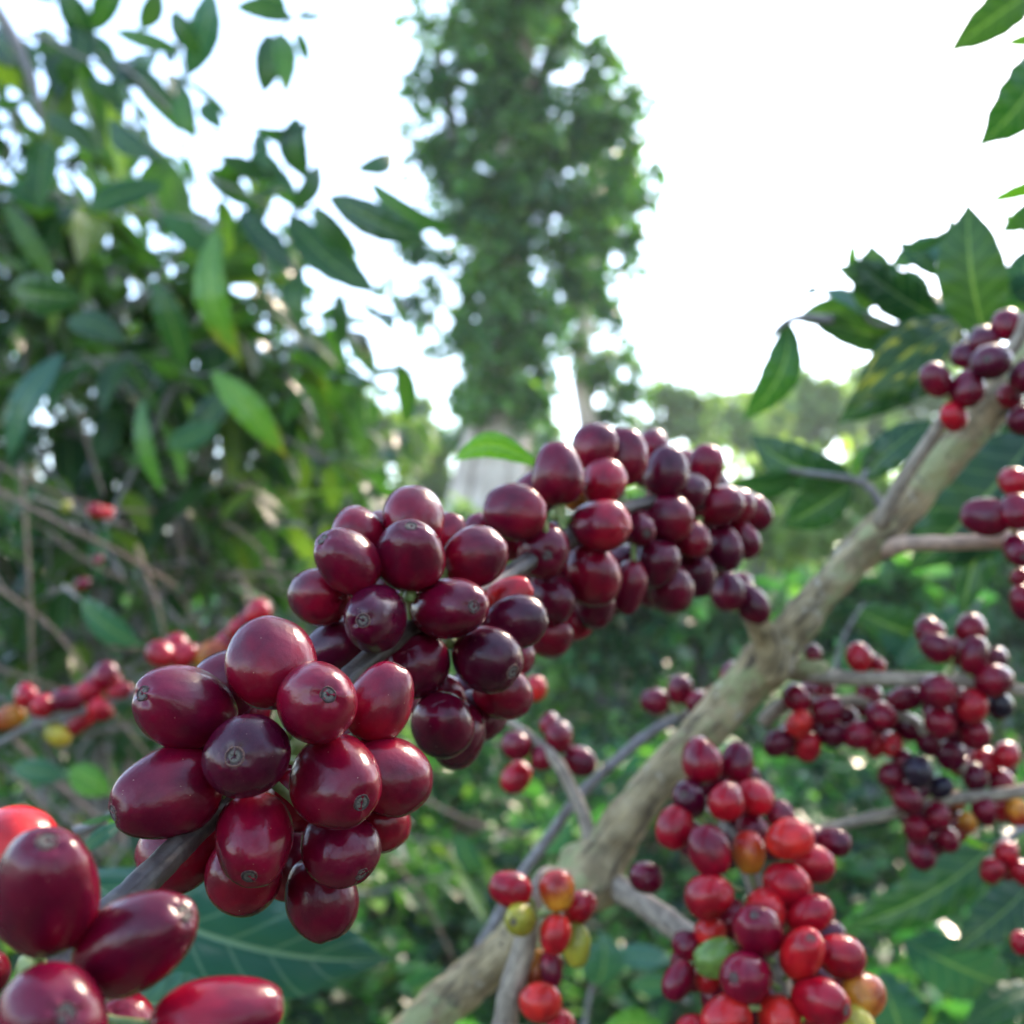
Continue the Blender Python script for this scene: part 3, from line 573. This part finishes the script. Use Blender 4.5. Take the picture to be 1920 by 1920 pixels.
o = link('dry_twig_tangle', tg.mesh('dry_twig_tangle'), M_DRY); props(o, 'tangle of fine brown dry twigs at lower left behind the cherries', 'twigs', kind='stuff')

# ================================================================== THE LEANING COFFEE TRUNK
SD = 430
tr = thing('coffee_tree', 'thick tan coffee tree trunk leaning diagonally across the right half', 'tree', T(780, 1960, 400))
TP = [(700, 2010, 395, 10.5), (830, 1885, 400, 10.5), (960, 1770, 408, 10.5), (1105, 1640, 415, 12), (1195, 1510, 420, 10.2), (1300, 1390, 425, 10), (1430, 1250, 430, 11), (1530, 1125, 432, 9.3), (1650, 1000, 436, 9.6), (1760, 880, 440, 9), (1865, 755, 440, 8.8), (1910, 690, 440, 7.2), (1990, 560, 445, 6.8), (2160, 300, 450, 6.4), (2400, -100, 455, 6)]
tube('trunk', [T(*p[:3]) for p in TP], [p[3] / 1000 * .83 for p in TP], M_BARK, tr, sides=48, sub=20, rough=.17, freq=70, knots=((.214, .0034, .016), (.428, .0026, .014), (.571, .0022, .014), (.714, .0018, .012)))
tube('branch_stub', [T(1450, 1255, 426), T(1436, 1205, 420), T(1422, 1170, 414), T(1410, 1140, 410)], [.0095, .0055, .0048, .005], M_BARK, tr, sides=16, rough=.15, freq=120)
tube('branch_stub', [T(1480, 1255, 436), T(1535, 1256, 432), T(1550, 1262, 430)], [.005, .004, .003], M_BARK, tr, sides=16, rough=.15, freq=120)

FB = 'fruiting side branches of the leaning trunk'
def fruit_branch(label, twigs, specs, depth, group=FB, mat=M_TWIG, scars=True, peds=True):
    b0 = twigs[0][0][0]; t = thing('fruiting_branch', label, 'branch', T(*b0), group); path = []
    for pts_, r_ in twigs:
        tb = Tubes(); path += tb.add([T(*p) for p in pts_], r_ if isinstance(r_, (list, tuple)) else [r_, r_ * .7], sides=14, rough=.12, freq=140); link('stem', tb.mesh('stem'), mat, t)
    cherries(t, fill(specs) if len(specs) > 12 else specs, depth, scars)
    if peds: pedicels(t, path)
    return t
# pair above the stub
fruit_branch('stubby twig with two dark purple cherries standing on the trunk', [([(1418, 1165, 420), (1400, 1148, 418), (1388, 1135, 418)], .002)],
    [(1364, 1108, 40, 31, 100, None, 0, 'p'), (1409, 1132, 44, 29, 120, None, .6, 'p'), (1384, 1104, 34, 26, 70, None, 2.4, 'm')], 405)
# F: small group on forked twig
fruit_branch('pale forked twig with six small cherries left of the trunk', [([(1112, 1600, 415), (1098, 1540, 420), (1072, 1480, 425), (1044, 1428, 430), (1000, 1385, 440), (945, 1345, 450)], [.0035, .0028, .0026, .0024, .002, .0016])],
    [(968, 1398, 29, 26, 160, None, -1, 'm'), (1019, 1419, 26, 24, 60, None, -1.2, 'm'), (968, 1458, 33, 27, 230, None, 0, 'r'), (1032, 1358, 23, 21, 90, None, .4, 'm'), (1049, 1381, 29, 26, 70, None, -.4, 'm'), (1087, 1427, 33, 26, -25, None, 0, 'm'), (905, 1358, 20, 16, 90, None, 2, 'r'), (1005, 1291, 24, 20, 90, None, 2, 'b')], 445)
# G
fruit_branch('long grey twig crossing below the middle, small cherries at its tip', [([(896, 1785, 450), (950, 1690, 455), (984, 1633, 455), (1040, 1555, 460), (1090, 1488, 465), (1179, 1406, 470), (1245, 1358, 475), (1300, 1335, 480), (1350, 1310, 485)], [.0028, .0028, .0026, .0026, .0025, .0024, .0026, .0022, .002])],
    [(1228, 1315, 28, 23, 175, None, 0, 'm'), (1275, 1293, 28, 23, 85, None, -.4, 'm'), (1308, 1320, 26, 22, -80, None, -1, 'm'), (1343, 1302, 18, 16, 10, None, .6, 'r'), (1372, 1266, 25, 22, 80, None, 1, 'm'), (1328, 1345, 16, 14, -60, None, 1, 'r')], 478, mat=M_GREY)
# E
fruit_branch('pale twig with red, orange and yellow green cherries at bottom centre', [([(940, 1960, 330), (958, 1860, 332), (985, 1770, 335), (1000, 1700, 340), (1020, 1640, 350), (1060, 1640, 380)], [.0042, .004, .0036, .003, .0024, .002])],
    [(957, 1668, 42, 34, 160, None, -1, 'r'), (975, 1723, 35, 29, 200, 20, -1.5, 'l'), (1045, 1670, 38, 32, 100, None, -1, 'o'), (1088, 1700, 33, 29, 30, None, 0, 'r'), (1041, 1752, 37, 30, -100, None, -1.6, 'b'), (1080, 1770, 42, 26, -85, None, -.6, 'l'), (1006, 1814, 34, 19, -95, None, .4, 'n'), (1034, 1816, 35, 21, -85, None, -.2, 'm'),
     (1015, 1882, 38, 36, -60, None, -1.4, 'b'), (1053, 1926, 30, 27, -40, None, 0, 'r'), (1020, 1835, 20, 18, -90, None, 1, 'm')], 335)
# D
fruit_branch('heavy hanging branch of red and maroon cherries at lower right', [([(1130, 1650, 415), (1200, 1690, 395), (1290, 1755, 370), (1360, 1790, 345), (1420, 1830, 325)], [.0058, .005, .0046, .004, .003]), ([(1300, 1470, 400), (1345, 1530, 370), (1385, 1590, 350), (1415, 1660, 340), (1440, 1760, 325), (1470, 1860, 310), (1490, 1960, 300)], [.0032, .003, .003, .003, .003, .003, .003])],
    [(1316, 1426, 44, 38, 110, None, 0, 'c'), (1382, 1429, 38, 29, 80, None, .6, 'm'), (1292, 1497, 35, 33, 150, 12, -.2, 'p'), (1363, 1502, 37, 33, 70, None, -1, 'r'), (1416, 1493, 35, 33, 40, None, 0, 'r'), (1462, 1527, 27, 25, 30, None, 1.5, 'm'), (1265, 1551, 42, 34, -110, None, 0, 'r'), (1413, 1556, 32, 29, -10, None, 1, 'm'),
     (1330, 1595, 49, 37, 110, None, -1, 'c'), (1404, 1598, 40, 29, 95, None, 0, 'o'), (1480, 1573, 43, 39, 30, None, -1.6, 'b'), (1526, 1619, 39, 34, -20, None, .2, 'r'), (1564, 1578, 32, 24, -10, None, 2, 'm'), (1478, 1662, 45, 42, -50, None, -1, 'r'), (1330, 1681, 45, 41, 200, None, -.6, 'r'), (1210, 1645, 31, 30, 180, None, 2, 'p'),
     (1435, 1706, 40, 36, 80, None, -.4, 'b'), (1422, 1748, 52, 43, 105, 34, -2, 'c'), (1518, 1715, 47, 35, 30, None, -.8, 'r'), (1505, 1786, 49, 41, 60, 32, -2.4, 'b'), (1576, 1793, 45, 40, -10, None, -1, 'r'), (1331, 1748, 30, 28, 180, None, .6, 'b'), (1289, 1773, 30, 26, 160, None, 1.2, 'm'), (1346, 1797, 46, 34, 195, None, -.6, 'g'),
     (1401, 1833, 54, 45, 185, 32, -2.2, 'c'), (1272, 1838, 40, 27, 240, None, .4, 'm'), (1327, 1836, 26, 22, -100, None, .8, 'b'), (1538, 1878, 52, 43, -10, 47, -2, 'r'), (1618, 1867, 43, 38, 30, None, -.6, 'n'), (1603, 1925, 38, 36, -60, None, 0, 'y'), (1361, 1910, 50, 42, 210, None, -1.2, 'b'), (1462, 1916, 48, 41, -80, None, -1, 'b'),
     (1373, 1727, 38, 35, -90, None, 1.2, 'm'), (1300, 1945, 40, 36, 230, None, 0, 'r'), (1540, 1950, 42, 38, -60, None, .5, 'r')], lambda x, y: 350 - (y - 1430) * .1)
# H
fruit_branch('twig beside the upper trunk with a knot of dark cherries', [([(1650, 985, 428), (1690, 905, 418), (1745, 825, 412), (1790, 760, 405), (1850, 700, 402), (1900, 650, 400), (1930, 590, 398)], [.0034, .003, .0028, .0026, .0026, .0026, .0026])],
    [(1889, 610, 30, 27, 110, None, 1, 'm'), (1845, 638, 29, 26, 120, None, 1, 'p'), (1811, 668, 27, 24, 140, None, 1.4, 'p'), (1858, 678, 36, 34, 150, 8, -1.6, 'p'), (1755, 712, 35, 27, 120, None, 0, 'm'), (1814, 729, 37, 30, 80, None, -.4, 'm'), (1788, 781, 27, 25, -60, None, 0, 'r'), (1925, 705, 34, 30, 60, None, -1, 'p'), (1920, 790, 30, 28, -60, None, -.6, 'p'), (1895, 745, 26, 24, -60, None, 1.2, 'm')], 402)
# I
fruit_branch('peach coloured twig jutting right from the trunk with maroon cherries', [([(1655, 1030, 432), (1700, 1020, 420), (1780, 1018, 412), (1860, 1014, 405), (1925, 1003, 400), (1990, 990, 398)], [.0042, .0034, .003, .0031, .003, .003])],
    [(1901, 903, 29, 26, 150, None, 0, 'r'), (1848, 969, 45, 34, 170, None, -1, 'm'), (1908, 960, 34, 32, 100, None, -2, 'm'), (1913, 1033, 33, 30, -60, 14, -2, 'm'), (1924, 1130, 34, 30, -90, None, -.5, 'm'), (1915, 1085, 20, 18, -60, None, 1, 'm'), (1960, 1020, 34, 30, 10, None, 0, 'r')], 395, mat=M_PEACH)
# J upper
fruit_branch('level grey twig right of the trunk with cherries above its end', [([(1500, 1258, 436), (1560, 1270, 430), (1700, 1274, 425), (1790, 1275, 420), (1880, 1290, 418), (1960, 1300, 415)], [.0048, .0032, .003, .0028, .0024, .0024])],
    [(1743, 1182, 29, 26, 110, None, .6, 'm'), (1756, 1214, 33, 27, 150, None, -.4, 'm'), (1820, 1178, 30, 27, 90, None, .6, 'm'), (1826, 1228, 38, 27, 80, None, -.6, 'm'), (1867, 1236, 24, 22, 60, None, .6, 'p'), (1865, 1276, 34, 31, 10, None, -1.2, 'm'), (1759, 1297, 34, 31, 170, None, -1.4, 'm'), (1823, 1326, 32, 30, -80, None, -1.2, 'r'), (1874, 1322, 26, 24, -60, None, 0, 'k'),
     (1763, 1356, 31, 29, -90, None, -.6, 'm'), (1829, 1377, 29, 27, -80, None, 0, 'm'), (1611, 1233, 27, 25, 90, None, 1.4, 'r'), (1648, 1248, 15, 13, 90, None, 1.6, 'r'), (1525, 1226, 18, 16, 90, None, 2, 'm')], 422, mat=M_TWIG)
# J lower
fruit_branch('drooping twig under the level one, crowded with maroon cherries', [([(1430, 1355, 450), (1475, 1318, 445), (1560, 1315, 442), (1640, 1320, 440), (1720, 1365, 438), (1790, 1430, 436), (1850, 1470, 436)], [.0034, .003, .0026, .0026, .0026, .0022, .002])],
    [(1493, 1310, 28, 25, 150, None, -.4, 'm'), (1543, 1291, 24, 22, 90, None, 1, 'm'), (1499, 1357, 26, 24, -120, None, -1.2, 'b'), (1458, 1393, 29, 26, 220, None, -.4, 'p'), (1515, 1400, 27, 25, -90, None, -.6, 'r'), (1552, 1330, 30, 25, 30, None, -1, 'm'), (1560, 1376, 28, 26, -70, None, 0, 'p'), (1609, 1378, 31, 28, 200, None, -1, 'm'),
     (1652, 1342, 29, 26, 150, None, -1.4, 'm'), (1638, 1398, 22, 20, -90, None, 0, 'r'), (1670, 1396, 24, 22, -60, 8, -.6, 'b'), (1695, 1311, 34, 24, 20, None, 0, 'm'), (1630, 1304, 26, 24, 100, None, .6, 'm'), (1703, 1363, 28, 25, -30, None, 0, 'p'), (1740, 1393, 25, 23, -90, None, -.2, 'p'), (1782, 1416, 29, 25, -70, None, -.4, 'p'),
     (1887, 1415, 26, 23, 60, None, -.6, 'r'), (1846, 1427, 28, 25, 0, None, 0, 'r'), (1829, 1458, 26, 24, -90, None, -.4, 'p'), (1878, 1468, 27, 24, -60, None, 0, 'm'), (1585, 1345, 24, 22, -40, None, 1.2, 'p'), (1535, 1360, 24, 22, -60, None, 1.5, 'm')], 440)
# K
fruit_branch('lowest right twig carrying dark cherries, one blackened', [([(1500, 1570, 420), (1560, 1550, 424), (1670, 1525, 428), (1760, 1502, 430), (1850, 1492, 430), (1960, 1478, 430)], [.002, .0022, .0024, .0024, .0026, .0028])],
    [(1671, 1455, 25, 22, 190, None, .4, 'm'), (1694, 1428, 24, 21, 120, None, .8, 'm'), (1722, 1445, 29, 28, 60, None, -1.2, 'k'), (1764, 1476, 24, 20, 40, None, -.4, 'k'), (1702, 1501, 28, 26, -60, None, -1.2, 'm'), (1760, 1531, 26, 24, -60, None, -.8, 'm'), (1719, 1555, 26, 24, -90, None, -.6, 'm'), (1727, 1600, 32, 25, -70, None, 0, 'm'), (1776, 1574, 24, 22, -60, None, 0, 'm'),
     (1846, 1521, 27, 24, -80, None, 0, 'm'), (1814, 1542, 19, 17, -90, None, -.4, 'n'), (1909, 1523, 25, 22, -80, None, -.6, 'o'), (1875, 1514, 25, 22, -90, None, .6, 'r'), (1887, 1602, 25, 22, -90, None, 0, 'r'), (1860, 1632, 25, 21, 250, None, -.4, 'r'), (1915, 1636, 24, 21, -60, None, -.4, 'r'), (1795, 1500, 18, 16, -90, None, .5, 'n'), (1916, 1768, 22, 18, -90, None, 0, 'r'), (1740, 1500, 22, 20, -60, None, 1.4, 'p')], 430, mat=M_TWIG)

# leaves growing round the trunk, right side
GR = 'leafy shoots around the leaning trunk'
leafy('leafy_shoot', 'shoot with a tall serrated leaf and glossy leaves over the upper trunk', [([(1860, 690), (1820, 640), (1740, 610), (1650, 610), (1620, 590)], .002), ([(1850, 660), (1852, 630)], .0018)],
      [(1852, 650, 1815, 372, 130, {'mat': M_LU, 'd': 540, 'roll': 10, 'bend': -.06, 'wave': .03, 'fold': .4}), (1622, 585, 1633, 452, 84, {'mat': M_LU, 'roll': 15, 'bend': .05}), (1648, 612, 1476, 604, 62, {'mat': M_LU, 'bend': .14}), (1800, 455, 1660, 505, 60, {'mat': M_LP}), (1598, 512, 1599, 447, 22, {'mat': M_LB}),
       (1560, 560, 1500, 560, 34, {'mat': M_LT, 'bend': .15, 'roll': 60}), (1780, 560, 1640, 590, 66, {'mat': M_LT, 'roll': 55}), (1790, 600, 1660, 560, 50, {'mat': M_LT, 'roll': 50}), (1700, 470, 1790, 420, 34, {'mat': M_LT, 'roll': 50}), (1760, 520, 1680, 450, 40, {'mat': M_LP}), (1810, 560, 1760, 630, 60, {'mat': M_LT}), (1650, 560, 1740, 520, 40), (1620, 610, 1700, 640, 30, {'mat': M_LP}), (1700, 560, 1560, 500, 60, {'mat': M_LU}), (1760, 620, 1650, 660, 70, {'mat': M_LD}), (1710, 645, 1500, 592, 74, {'mat': M_LU, 'roll': 0}), (1765, 600, 1590, 478, 90, {'mat': M_LP, 'roll': 8}), (1850, 590, 1775, 402, 78, {'mat': M_LP, 'roll': -5}), (1805, 655, 1640, 622, 84, {'mat': M_LT, 'roll': 15}), (1905, 620, 1935, 450, 90, {'mat': M_LP}), (1900, 560, 1960, 520, 80, {'mat': M_LT}), (1800, 520, 1720, 440, 60, {'mat': M_LT, 'roll': 40}), (1640, 600, 1530, 545, 50, {'mat': M_LT, 'roll': 50}), (1740, 590, 1700, 500, 60, {'mat': M_LP})], GR, D=640)
leafy('leafy_shoot', 'thin shoot ending in one drooping pointed leaf against the sky', [([(1560, 600), (1500, 596), (1468, 608), (1443, 634)], .0022)],
      [(1482, 600, 1388, 795, 76, {'mat': M_LP, 'roll': -10, 'bend': -.1})], GR, D=640)
leafy('leafy_shoot', 'spotted yellow and green leaf hanging beside the upper trunk', [([(1850, 640), (1810, 610), (1785, 600)], .0018)],
      [(1800, 600, 1585, 765, 120, {'mat': M_LS, 'roll': 5, 'rnd': .2}), (1790, 700, 1565, 800, 90, {'mat': M_LD, 'bend': .1}), (1810, 640, 1700, 600, 70, {'mat': M_LD})], GR, D=600)
leafy('leafy_shoot', 'spray of dark leaves in the angle left of the trunk', [([(1660, 960), (1615, 905), (1500, 885), (1480, 880)], .0018), ([(1615, 905), (1640, 850)], .0012)],
      [(1600, 895, 1402, 812, 88, {'mat': M_LD, 'bend': -.1}), (1500, 892, 1362, 905, 54, {'mat': M_LP, 'bend': -.06}), (1600, 905, 1462, 988, 88, {'mat': M_LD}), (1612, 900, 1752, 785, 78, {'mat': M_LD}), (1640, 830, 1600, 900, 30, {'mat': M_LB, 'roll': 50})], GR, D=560)
leafy('leafy_shoot', 'very large dark leaf hanging behind the trunk at the right', [([(1960, 800), (1930, 830)], .002)],
      [(1945, 810, 1700, 1075, 190, {'mat': M_LD, 'roll': 0}), (1930, 850, 1800, 1170, 110, {'mat': M_LD}), (1900, 740, 1990, 900, 120, {'mat': M_LD})], GR, D=560)
leafy('leafy_shoot', 'cut off leaves hanging in from the top right corner', [([(2250, -160), (2080, -20), (1985, 100), (1968, 250), (1975, 350), (1985, 450)], .0022), ([(2080, -30), (1960, -30)], .0014)],
      [(1960, -30, 1770, 104, 92, {'mat': M_LU, 'bend': .06}), (1965, 90, 1825, 284, 120, {'mat': M_LP}), (1880, 82, 1960, 70, 30, {'mat': M_LB}), (1975, 350, 1842, 384, 34, {'mat': M_LB, 'bend': .1}), (1970, 370, 1870, 440, 50, {'mat': M_LP}), (1975, 440, 1870, 400, 40, {'mat': M_LB})], GR, D=700)
leafy('leafy_shoot', 'dark arching leaves between the trunk and the right hand cherries', [([(1560, 1290), (1580, 1200), (1620, 1130)], .0015)],
      [(1600, 1140, 1790, 1190, 90, {'mat': M_LD, 'bend': .08}), (1560, 1190, 1740, 1260, 56, {'mat': M_LT, 'roll': 40, 'bend': .2}), (1680, 1250, 1850, 1120, 70, {'mat': M_LD}), (1760, 1260, 1640, 1180, 50, {'mat': M_LT}), (1600, 1390, 1470, 1350, 60, {'mat': M_LB})], GR, D=760)
leafy('leafy_shoot', 'long dark leaf and blue green leaves below the lowest right twig', [([(1940, 1540), (1880, 1580), (1860, 1600)], .0018)],
      [(1880, 1570, 1570, 1745, 100, {'mat': M_LD, 'bend': -.05}), (1690, 1760, 1900, 1850, 130, {'mat': M_LT}), (1650, 1820, 1700, 1960, 110, {'mat': M_LT}), (1790, 1550, 1860, 1590, 22, {'mat': M_LY, 'roll': 50}), (1940, 1650, 1780, 1790, 90, {'mat': M_LD}), (1950, 1850, 1800, 1930, 70, {'mat': M_LP})], GR, D=620)
leafy('leafy_shoot', 'bright lime leaf tip at the bottom edge', [([(1280, 1990), (1260, 1940)], .0012)], [(1275, 1962, 1105, 1962, 60, {'mat': M_LB, 'bend': .22, 'roll': 0})], GR, D=480)
leafy('leafy_shoot', 'cluster of pale mottled leaves behind the trunk foot', [([(1090, 1960), (1110, 1850), (1140, 1760)], .0015)],
      [(1120, 1850, 1130, 1745, 90, {'mat': M_LT}), (1140, 1790, 1270, 1800, 50, {'mat': M_LT}), (1010, 1600, 1080, 1540, 50, {'mat': M_LT}), (860, 1560, 905, 1640, 56, {'mat': M_LT, 'roll': 40}), (1180, 1850, 1290, 1840, 44, {'mat': M_LT})], GR, D=760)
leafy('leafy_shoot', 'large blue green leaf lying behind the lower cherries with pale midrib', [([(60, 1660, 300), (120, 1650, 290), (160, 1665, 285)], .0015), ([(140, 1560, 300), (180, 1545, 300), (215, 1520, 300)], .0012)],
      [(130, 1640, 745, 1800, 210, {'mat': M_LBIG, 'd': 400, 'd2': 450, 'roll': 20, 'bend': .02, 'fold': .5}), (150, 1545, 235, 1520, 14, {'mat': M_LP, 'd': 300}), (150, 1600, 235, 1540, 32, {'mat': M_LT, 'd': 320}), (205, 1550, 250, 1500, 40, {'mat': M_LB, 'd': 330}), (240, 1880, 420, 1900, 120, {'mat': M_LT, 'd': 330, 'd2': 330})], 'blue green leaves low on the left', D=300)
leafy('leafy_shoot', 'half pale leaf hanging behind the left cherries', [([(120, 1100, 900), (150, 1125, 880)], .0015)],
      [(150, 1122, 275, 1215, 70, {'mat': M_LT, 'roll': 35}), (20, 1440, 130, 1460, 50, {'mat': M_LT}), (130, 1440, 215, 1490, 60, {'mat': M_LB})], 'blue green leaves low on the left', D=880)

# far left fruiting branch
fruit_branch('out of focus branch of small cherries behind the left cluster', [([(-30, 1410, 640), (65, 1360, 630), (140, 1338, 625), (250, 1300, 630), (340, 1262, 640), (430, 1240, 650)], [.0022, .0022, .002, .002, .0018, .0016]), ([(380, 1250, 645), (450, 1190, 660), (490, 1150, 670)], .0014)],
    [(13, 1348, 34, 21, 200, None, 0, 'n'), (49, 1304, 24, 21, 110, None, 0, 'r'), (81, 1323, 23, 21, 60, None, -1, 'r'), (127, 1312, 30, 19, 170, None, -.6, 'm'), (164, 1300, 31, 22, 30, None, -.6, 'r'), (198, 1266, 26, 23, 70, None, 0, 'm'), (226, 1296, 24, 15, 10, None, 0, 'r'), (188, 1331, 24, 21, -40, None, -.4, 'r'), (149, 1352, 27, 17, 230, None, 0, 'r'), (110, 1378, 25, 20, -30, None, -.6, 'y'),
     (302, 1226, 27, 24, 130, None, -.8, 'r'), (345, 1228, 27, 23, 30, None, -.6, 'r'), (332, 1210, 24, 21, 90, None, .6, 'r'), (392, 1226, 32, 20, 30, None, 0, 'n'), (425, 1210, 28, 23, 60, None, .6, 'r'), (484, 1147, 26, 24, 90, None, 0, 'r'), (450, 1176, 24, 19, 30, None, .5, 'r')], 630, group='cherry branches at the left', mat=M_GREY)
fruit_branch('distant dry branch dotted with tiny red cherries at left', [([(60, 930, 1000), (150, 960, 1000), (230, 985, 1000)], .0018), ([(90, 1110, 1000), (160, 1095, 1000)], .0014)],
    [(178, 957, 15, 13, 160, None, 0, 'r'), (198, 962, 15, 13, 20, None, 0, 'b'), (155, 1094, 14, 12, 30, None, 0, 'm'), (125, 950, 12, 10, 90, None, 0, 'l'), (184, 1048, 10, 9, 90, None, 0, 'm')], 1000, group='cherry branches at the left', mat=M_TWIG, scars=False)

# ================================================================== THE NEAR CHERRY BRANCH
near = thing('cherry_branch', 'sharp foreground branch packed with glossy maroon cherries', 'branch', T(120, 1800, 130))
tb = Tubes()
BP = [(40, 1880, 140, 3.0), (150, 1765, 148, 2.6), (250, 1672, 158, 2.35), (340, 1585, 170, 2.3), (430, 1490, 184, 2.5), (560, 1370, 198, 2.3), (690, 1237, 215, 2.2), (820, 1150, 235, 2.3), (960, 1072, 262, 2.2), (1060, 1010, 285, 2.4), (1180, 950, 312, 2.1), (1300, 940, 345, 2.0), (1400, 985, 372, 1.7)]
npath = tb.add([T(*p[:3]) for p in BP], [p[3] / 1000 for p in BP], sides=32, sub=12, rough=.07, freq=300, knots=((.34, .0008, .02), (.63, .0007, .02), (.75, .0008, .02)))
link('stem', tb.mesh('stem'), M_STEM, near)
cherries(near, [(85, 1672, 117, 92, 88, 92, -1, 'm'), (22, 1594, 84, 80, 100, None, 1.5, 'b'), (255, 1767, 132, 86, 25, 118, -.5, 'm'), (93, 1917, 102, 96, 20, 28, -2, 'm'), (-42, 1825, 50, 48, 180, None, 1, 'm'), (407, 1905, 124, 70, 2, None, -.5, 'c'), (235, 1938, 64, 60, -60, None, 1, 'm')], 130)
A = [(350, 1328, 103, 74, 158, 90, -.8, 'm'), (508, 1242, 87, 76, 95, None, -.5, 'm'), (593, 1318, 87, 72, 33, 43, -1.4, 'c'), (713, 1317, 79, 62, 62, None, .2, 'c'), (463, 1417, 79, 77, 180, 19, -1.8, 'p'), (315, 1487, 100, 76, 196, 97, -.9, 'm'), (631, 1467, 88, 79, -40, 58, -1.3, 'c'), (730, 1456, 80, 72, -15, None, -.1, 'm'),
     (477, 1573, 83, 72, -98, 64, -1.2, 'c'), (460, 1641, 73, 71, -60, None, .6, 'm'), (637, 1590, 72, 67, -50, 62, -.2, 'm'), (602, 1682, 80, 68, -75, None, .6, 'm'), (712, 1545, 58, 54, -30, None, .9, 'c'), (338, 1600, 80, 68, 200, None, 1.4, 'c'), (467, 1325, 48, 44, 100, None, 3, 'm'), (560, 1500, 60, 56, -90, None, 1.6, 'c')]
cherries(near, fill(A, .3), lambda x, y: 181 + (x - 400) * .02)
B = [(776, 973, 61, 58, 85, None, .3, 'm'), (671, 1000, 53, 50, 110, None, 1.2, 'm'), (651, 1052, 66, 57, 138, 60, -.3, 'm'), (768, 1041, 67, 61, 87, 53, -1.1, 'm'), (891, 1044, 63, 54, 20, None, -.2, 'm'), (840, 1000, 40, 34, 70, None, 3, 'c'), (597, 1119, 57, 52, 170, None, .6, 'm'), (702, 1160, 69, 58, 188, 24, -1.5, 'p'), (845, 1140, 69, 60, 3, 42, -1.5, 'm'),
     (782, 1251, 62, 59, -60, None, 0, 'p'), (913, 1234, 65, 62, -28, 53, -1.2, 'p'), (945, 1299, 56, 50, -30, None, .6, 'm'), (965, 1167, 64, 49, 15, None, 0, 'p'), (953, 1119, 50, 34, 30, None, 1.6, 'b'), (830, 1358, 61, 57, -80, None, 0, 'p'), (857, 1380, 60, 54, -85, None, 1.6, 'p'), (630, 1213, 63, 49, 205, None, 1.3, 'p'), (890, 1120, 40, 36, 0, None, 2.4, 'p')]
cherries(near, fill(B, .5), lambda x, y: 218 + (x - 650) * .07)
Cc = [(966, 960, 58, 45, 170, None, -.6, 'm'), (1046, 888, 58, 46, 95, None, -.8, 'm'), (1116, 838, 43, 37, 85, None, .8, 'm'), (1169, 857, 53, 40, 85, None, .2, 'm'), (1225, 838, 33, 29, 80, None, 1, 'm'), (1249, 885, 48, 40, 80, None, -.2, 'p'), (1132, 904, 42, 40, 70, None, -.6, 'c'), (1322, 877, 43, 30, 80, None, 0, 'c'), (1125, 985, 53, 47, 175, None, -1.6, 'c'),
      (1018, 1033, 52, 47, -45, 8, -1.4, 'm'), (1250, 972, 49, 39, 170, None, -.9, 'm'), (1292, 919, 36, 32, 40, None, .4, 'p'), (1349, 948, 41, 37, 10, None, -.4, 'm'), (1414, 963, 34, 29, -40, None, .2, 'm'), (1386, 948, 32, 29, 30, None, .8, 'm'), (1360, 1029, 42, 31, -80, None, -.4, 'p'), (1392, 1010, 39, 26, -60, None, .4, 'm'), (1300, 1013, 35, 32, -30, None, 0, 'm'),
      (1110, 1079, 55, 51, -80, None, -.8, 'm'), (1196, 991, 36, 31, -30, 20, .2, 'm'), (1233, 1057, 44, 38, -100, None, -.2, 'p'), (1258, 1104, 43, 41, -80, None, -.1, 'p'), (1180, 1101, 50, 31, -100, None, .8, 'm'), (1116, 1135, 42, 38, -90, None, .8, 'p'), (1033, 1126, 46, 42, -90, None, -.2, 'p'), (1308, 1079, 40, 32, -80, None, .7, 'p'),
      (1030, 1192, 42, 39, -80, None, .8, 'm'), (958, 1022, 30, 28, 180, None, 2, 'm'), (900, 995, 32, 27, 120, None, 2.4, 'm'), (1080, 935, 22, 20, 90, None, 2, 'n'), (1075, 1050, 26, 24, 90, None, 2, 'm')]
cherries(near, fill([(x, y, a * 1.06, b * 1.07, an, q if q is None else q * 1.06, dk, tn) for x, y, a, b, an, q, dk, tn in Cc], .8), lambda x, y: float(np.interp(x, [900, 1050, 1150, 1300, 1430], [262, 290, 305, 345, 378])))
pedicels(near, npath)
placed_leaf(near, (1012, 872, 330), (846, 868, 345), 52, M_LB, roll=0, bend=.19, fold=.3)
# dry remains on one cherry and the greenish flower discs at the nodes
for x, y, d, r in ((770, 1118, 222, 1.6), (762, 1108, 224, 1.3), (1045, 963, 288, 2.2), (1058, 975, 288, 1.8), (560, 1400, 190, 2.0), (550, 1412, 190, 1.5), (845, 1205, 232, 1.4), (60, 1815, 138, 2.4)):
    tube('fruit_node', [T(x - 6, y + 5, d), T(x, y, d - 1), T(x + 7, y - 4, d)], [r / 1000 * .7, r / 1000, r / 1000 * .6], M_PED, near, sides=12, sub=4, rough=.3, freq=500)

# ------------------------------------------------------------------ damp air
import bmesh
bm = bmesh.new(); bmesh.ops.create_cube(bm, size=1)
for v in bm.verts: v.co = Vector((v.co.x * 230, v.co.y * 200 + 35, -3 if v.co.z < 0 else 22))
me = bpy.data.meshes.new('haze'); bm.to_mesh(me); bm.free()
hm = bpy.data.materials.new('thin_haze'); hm.use_nodes = True; ht = hm.node_tree; ht.nodes.remove(ht.nodes['Principled BSDF'])
pv = ht.nodes.new('ShaderNodeVolumePrincipled'); pv.inputs['Density'].default_value = .002; pv.inputs['Color'].default_value = (.95, .97, 1, 1)
ht.links.new(pv.outputs[0], ht.nodes['Material Output'].inputs['Volume'])
hz = link('haze', me, hm); props(hz, 'thin pale haze in the air over the slope', 'haze', kind='stuff')
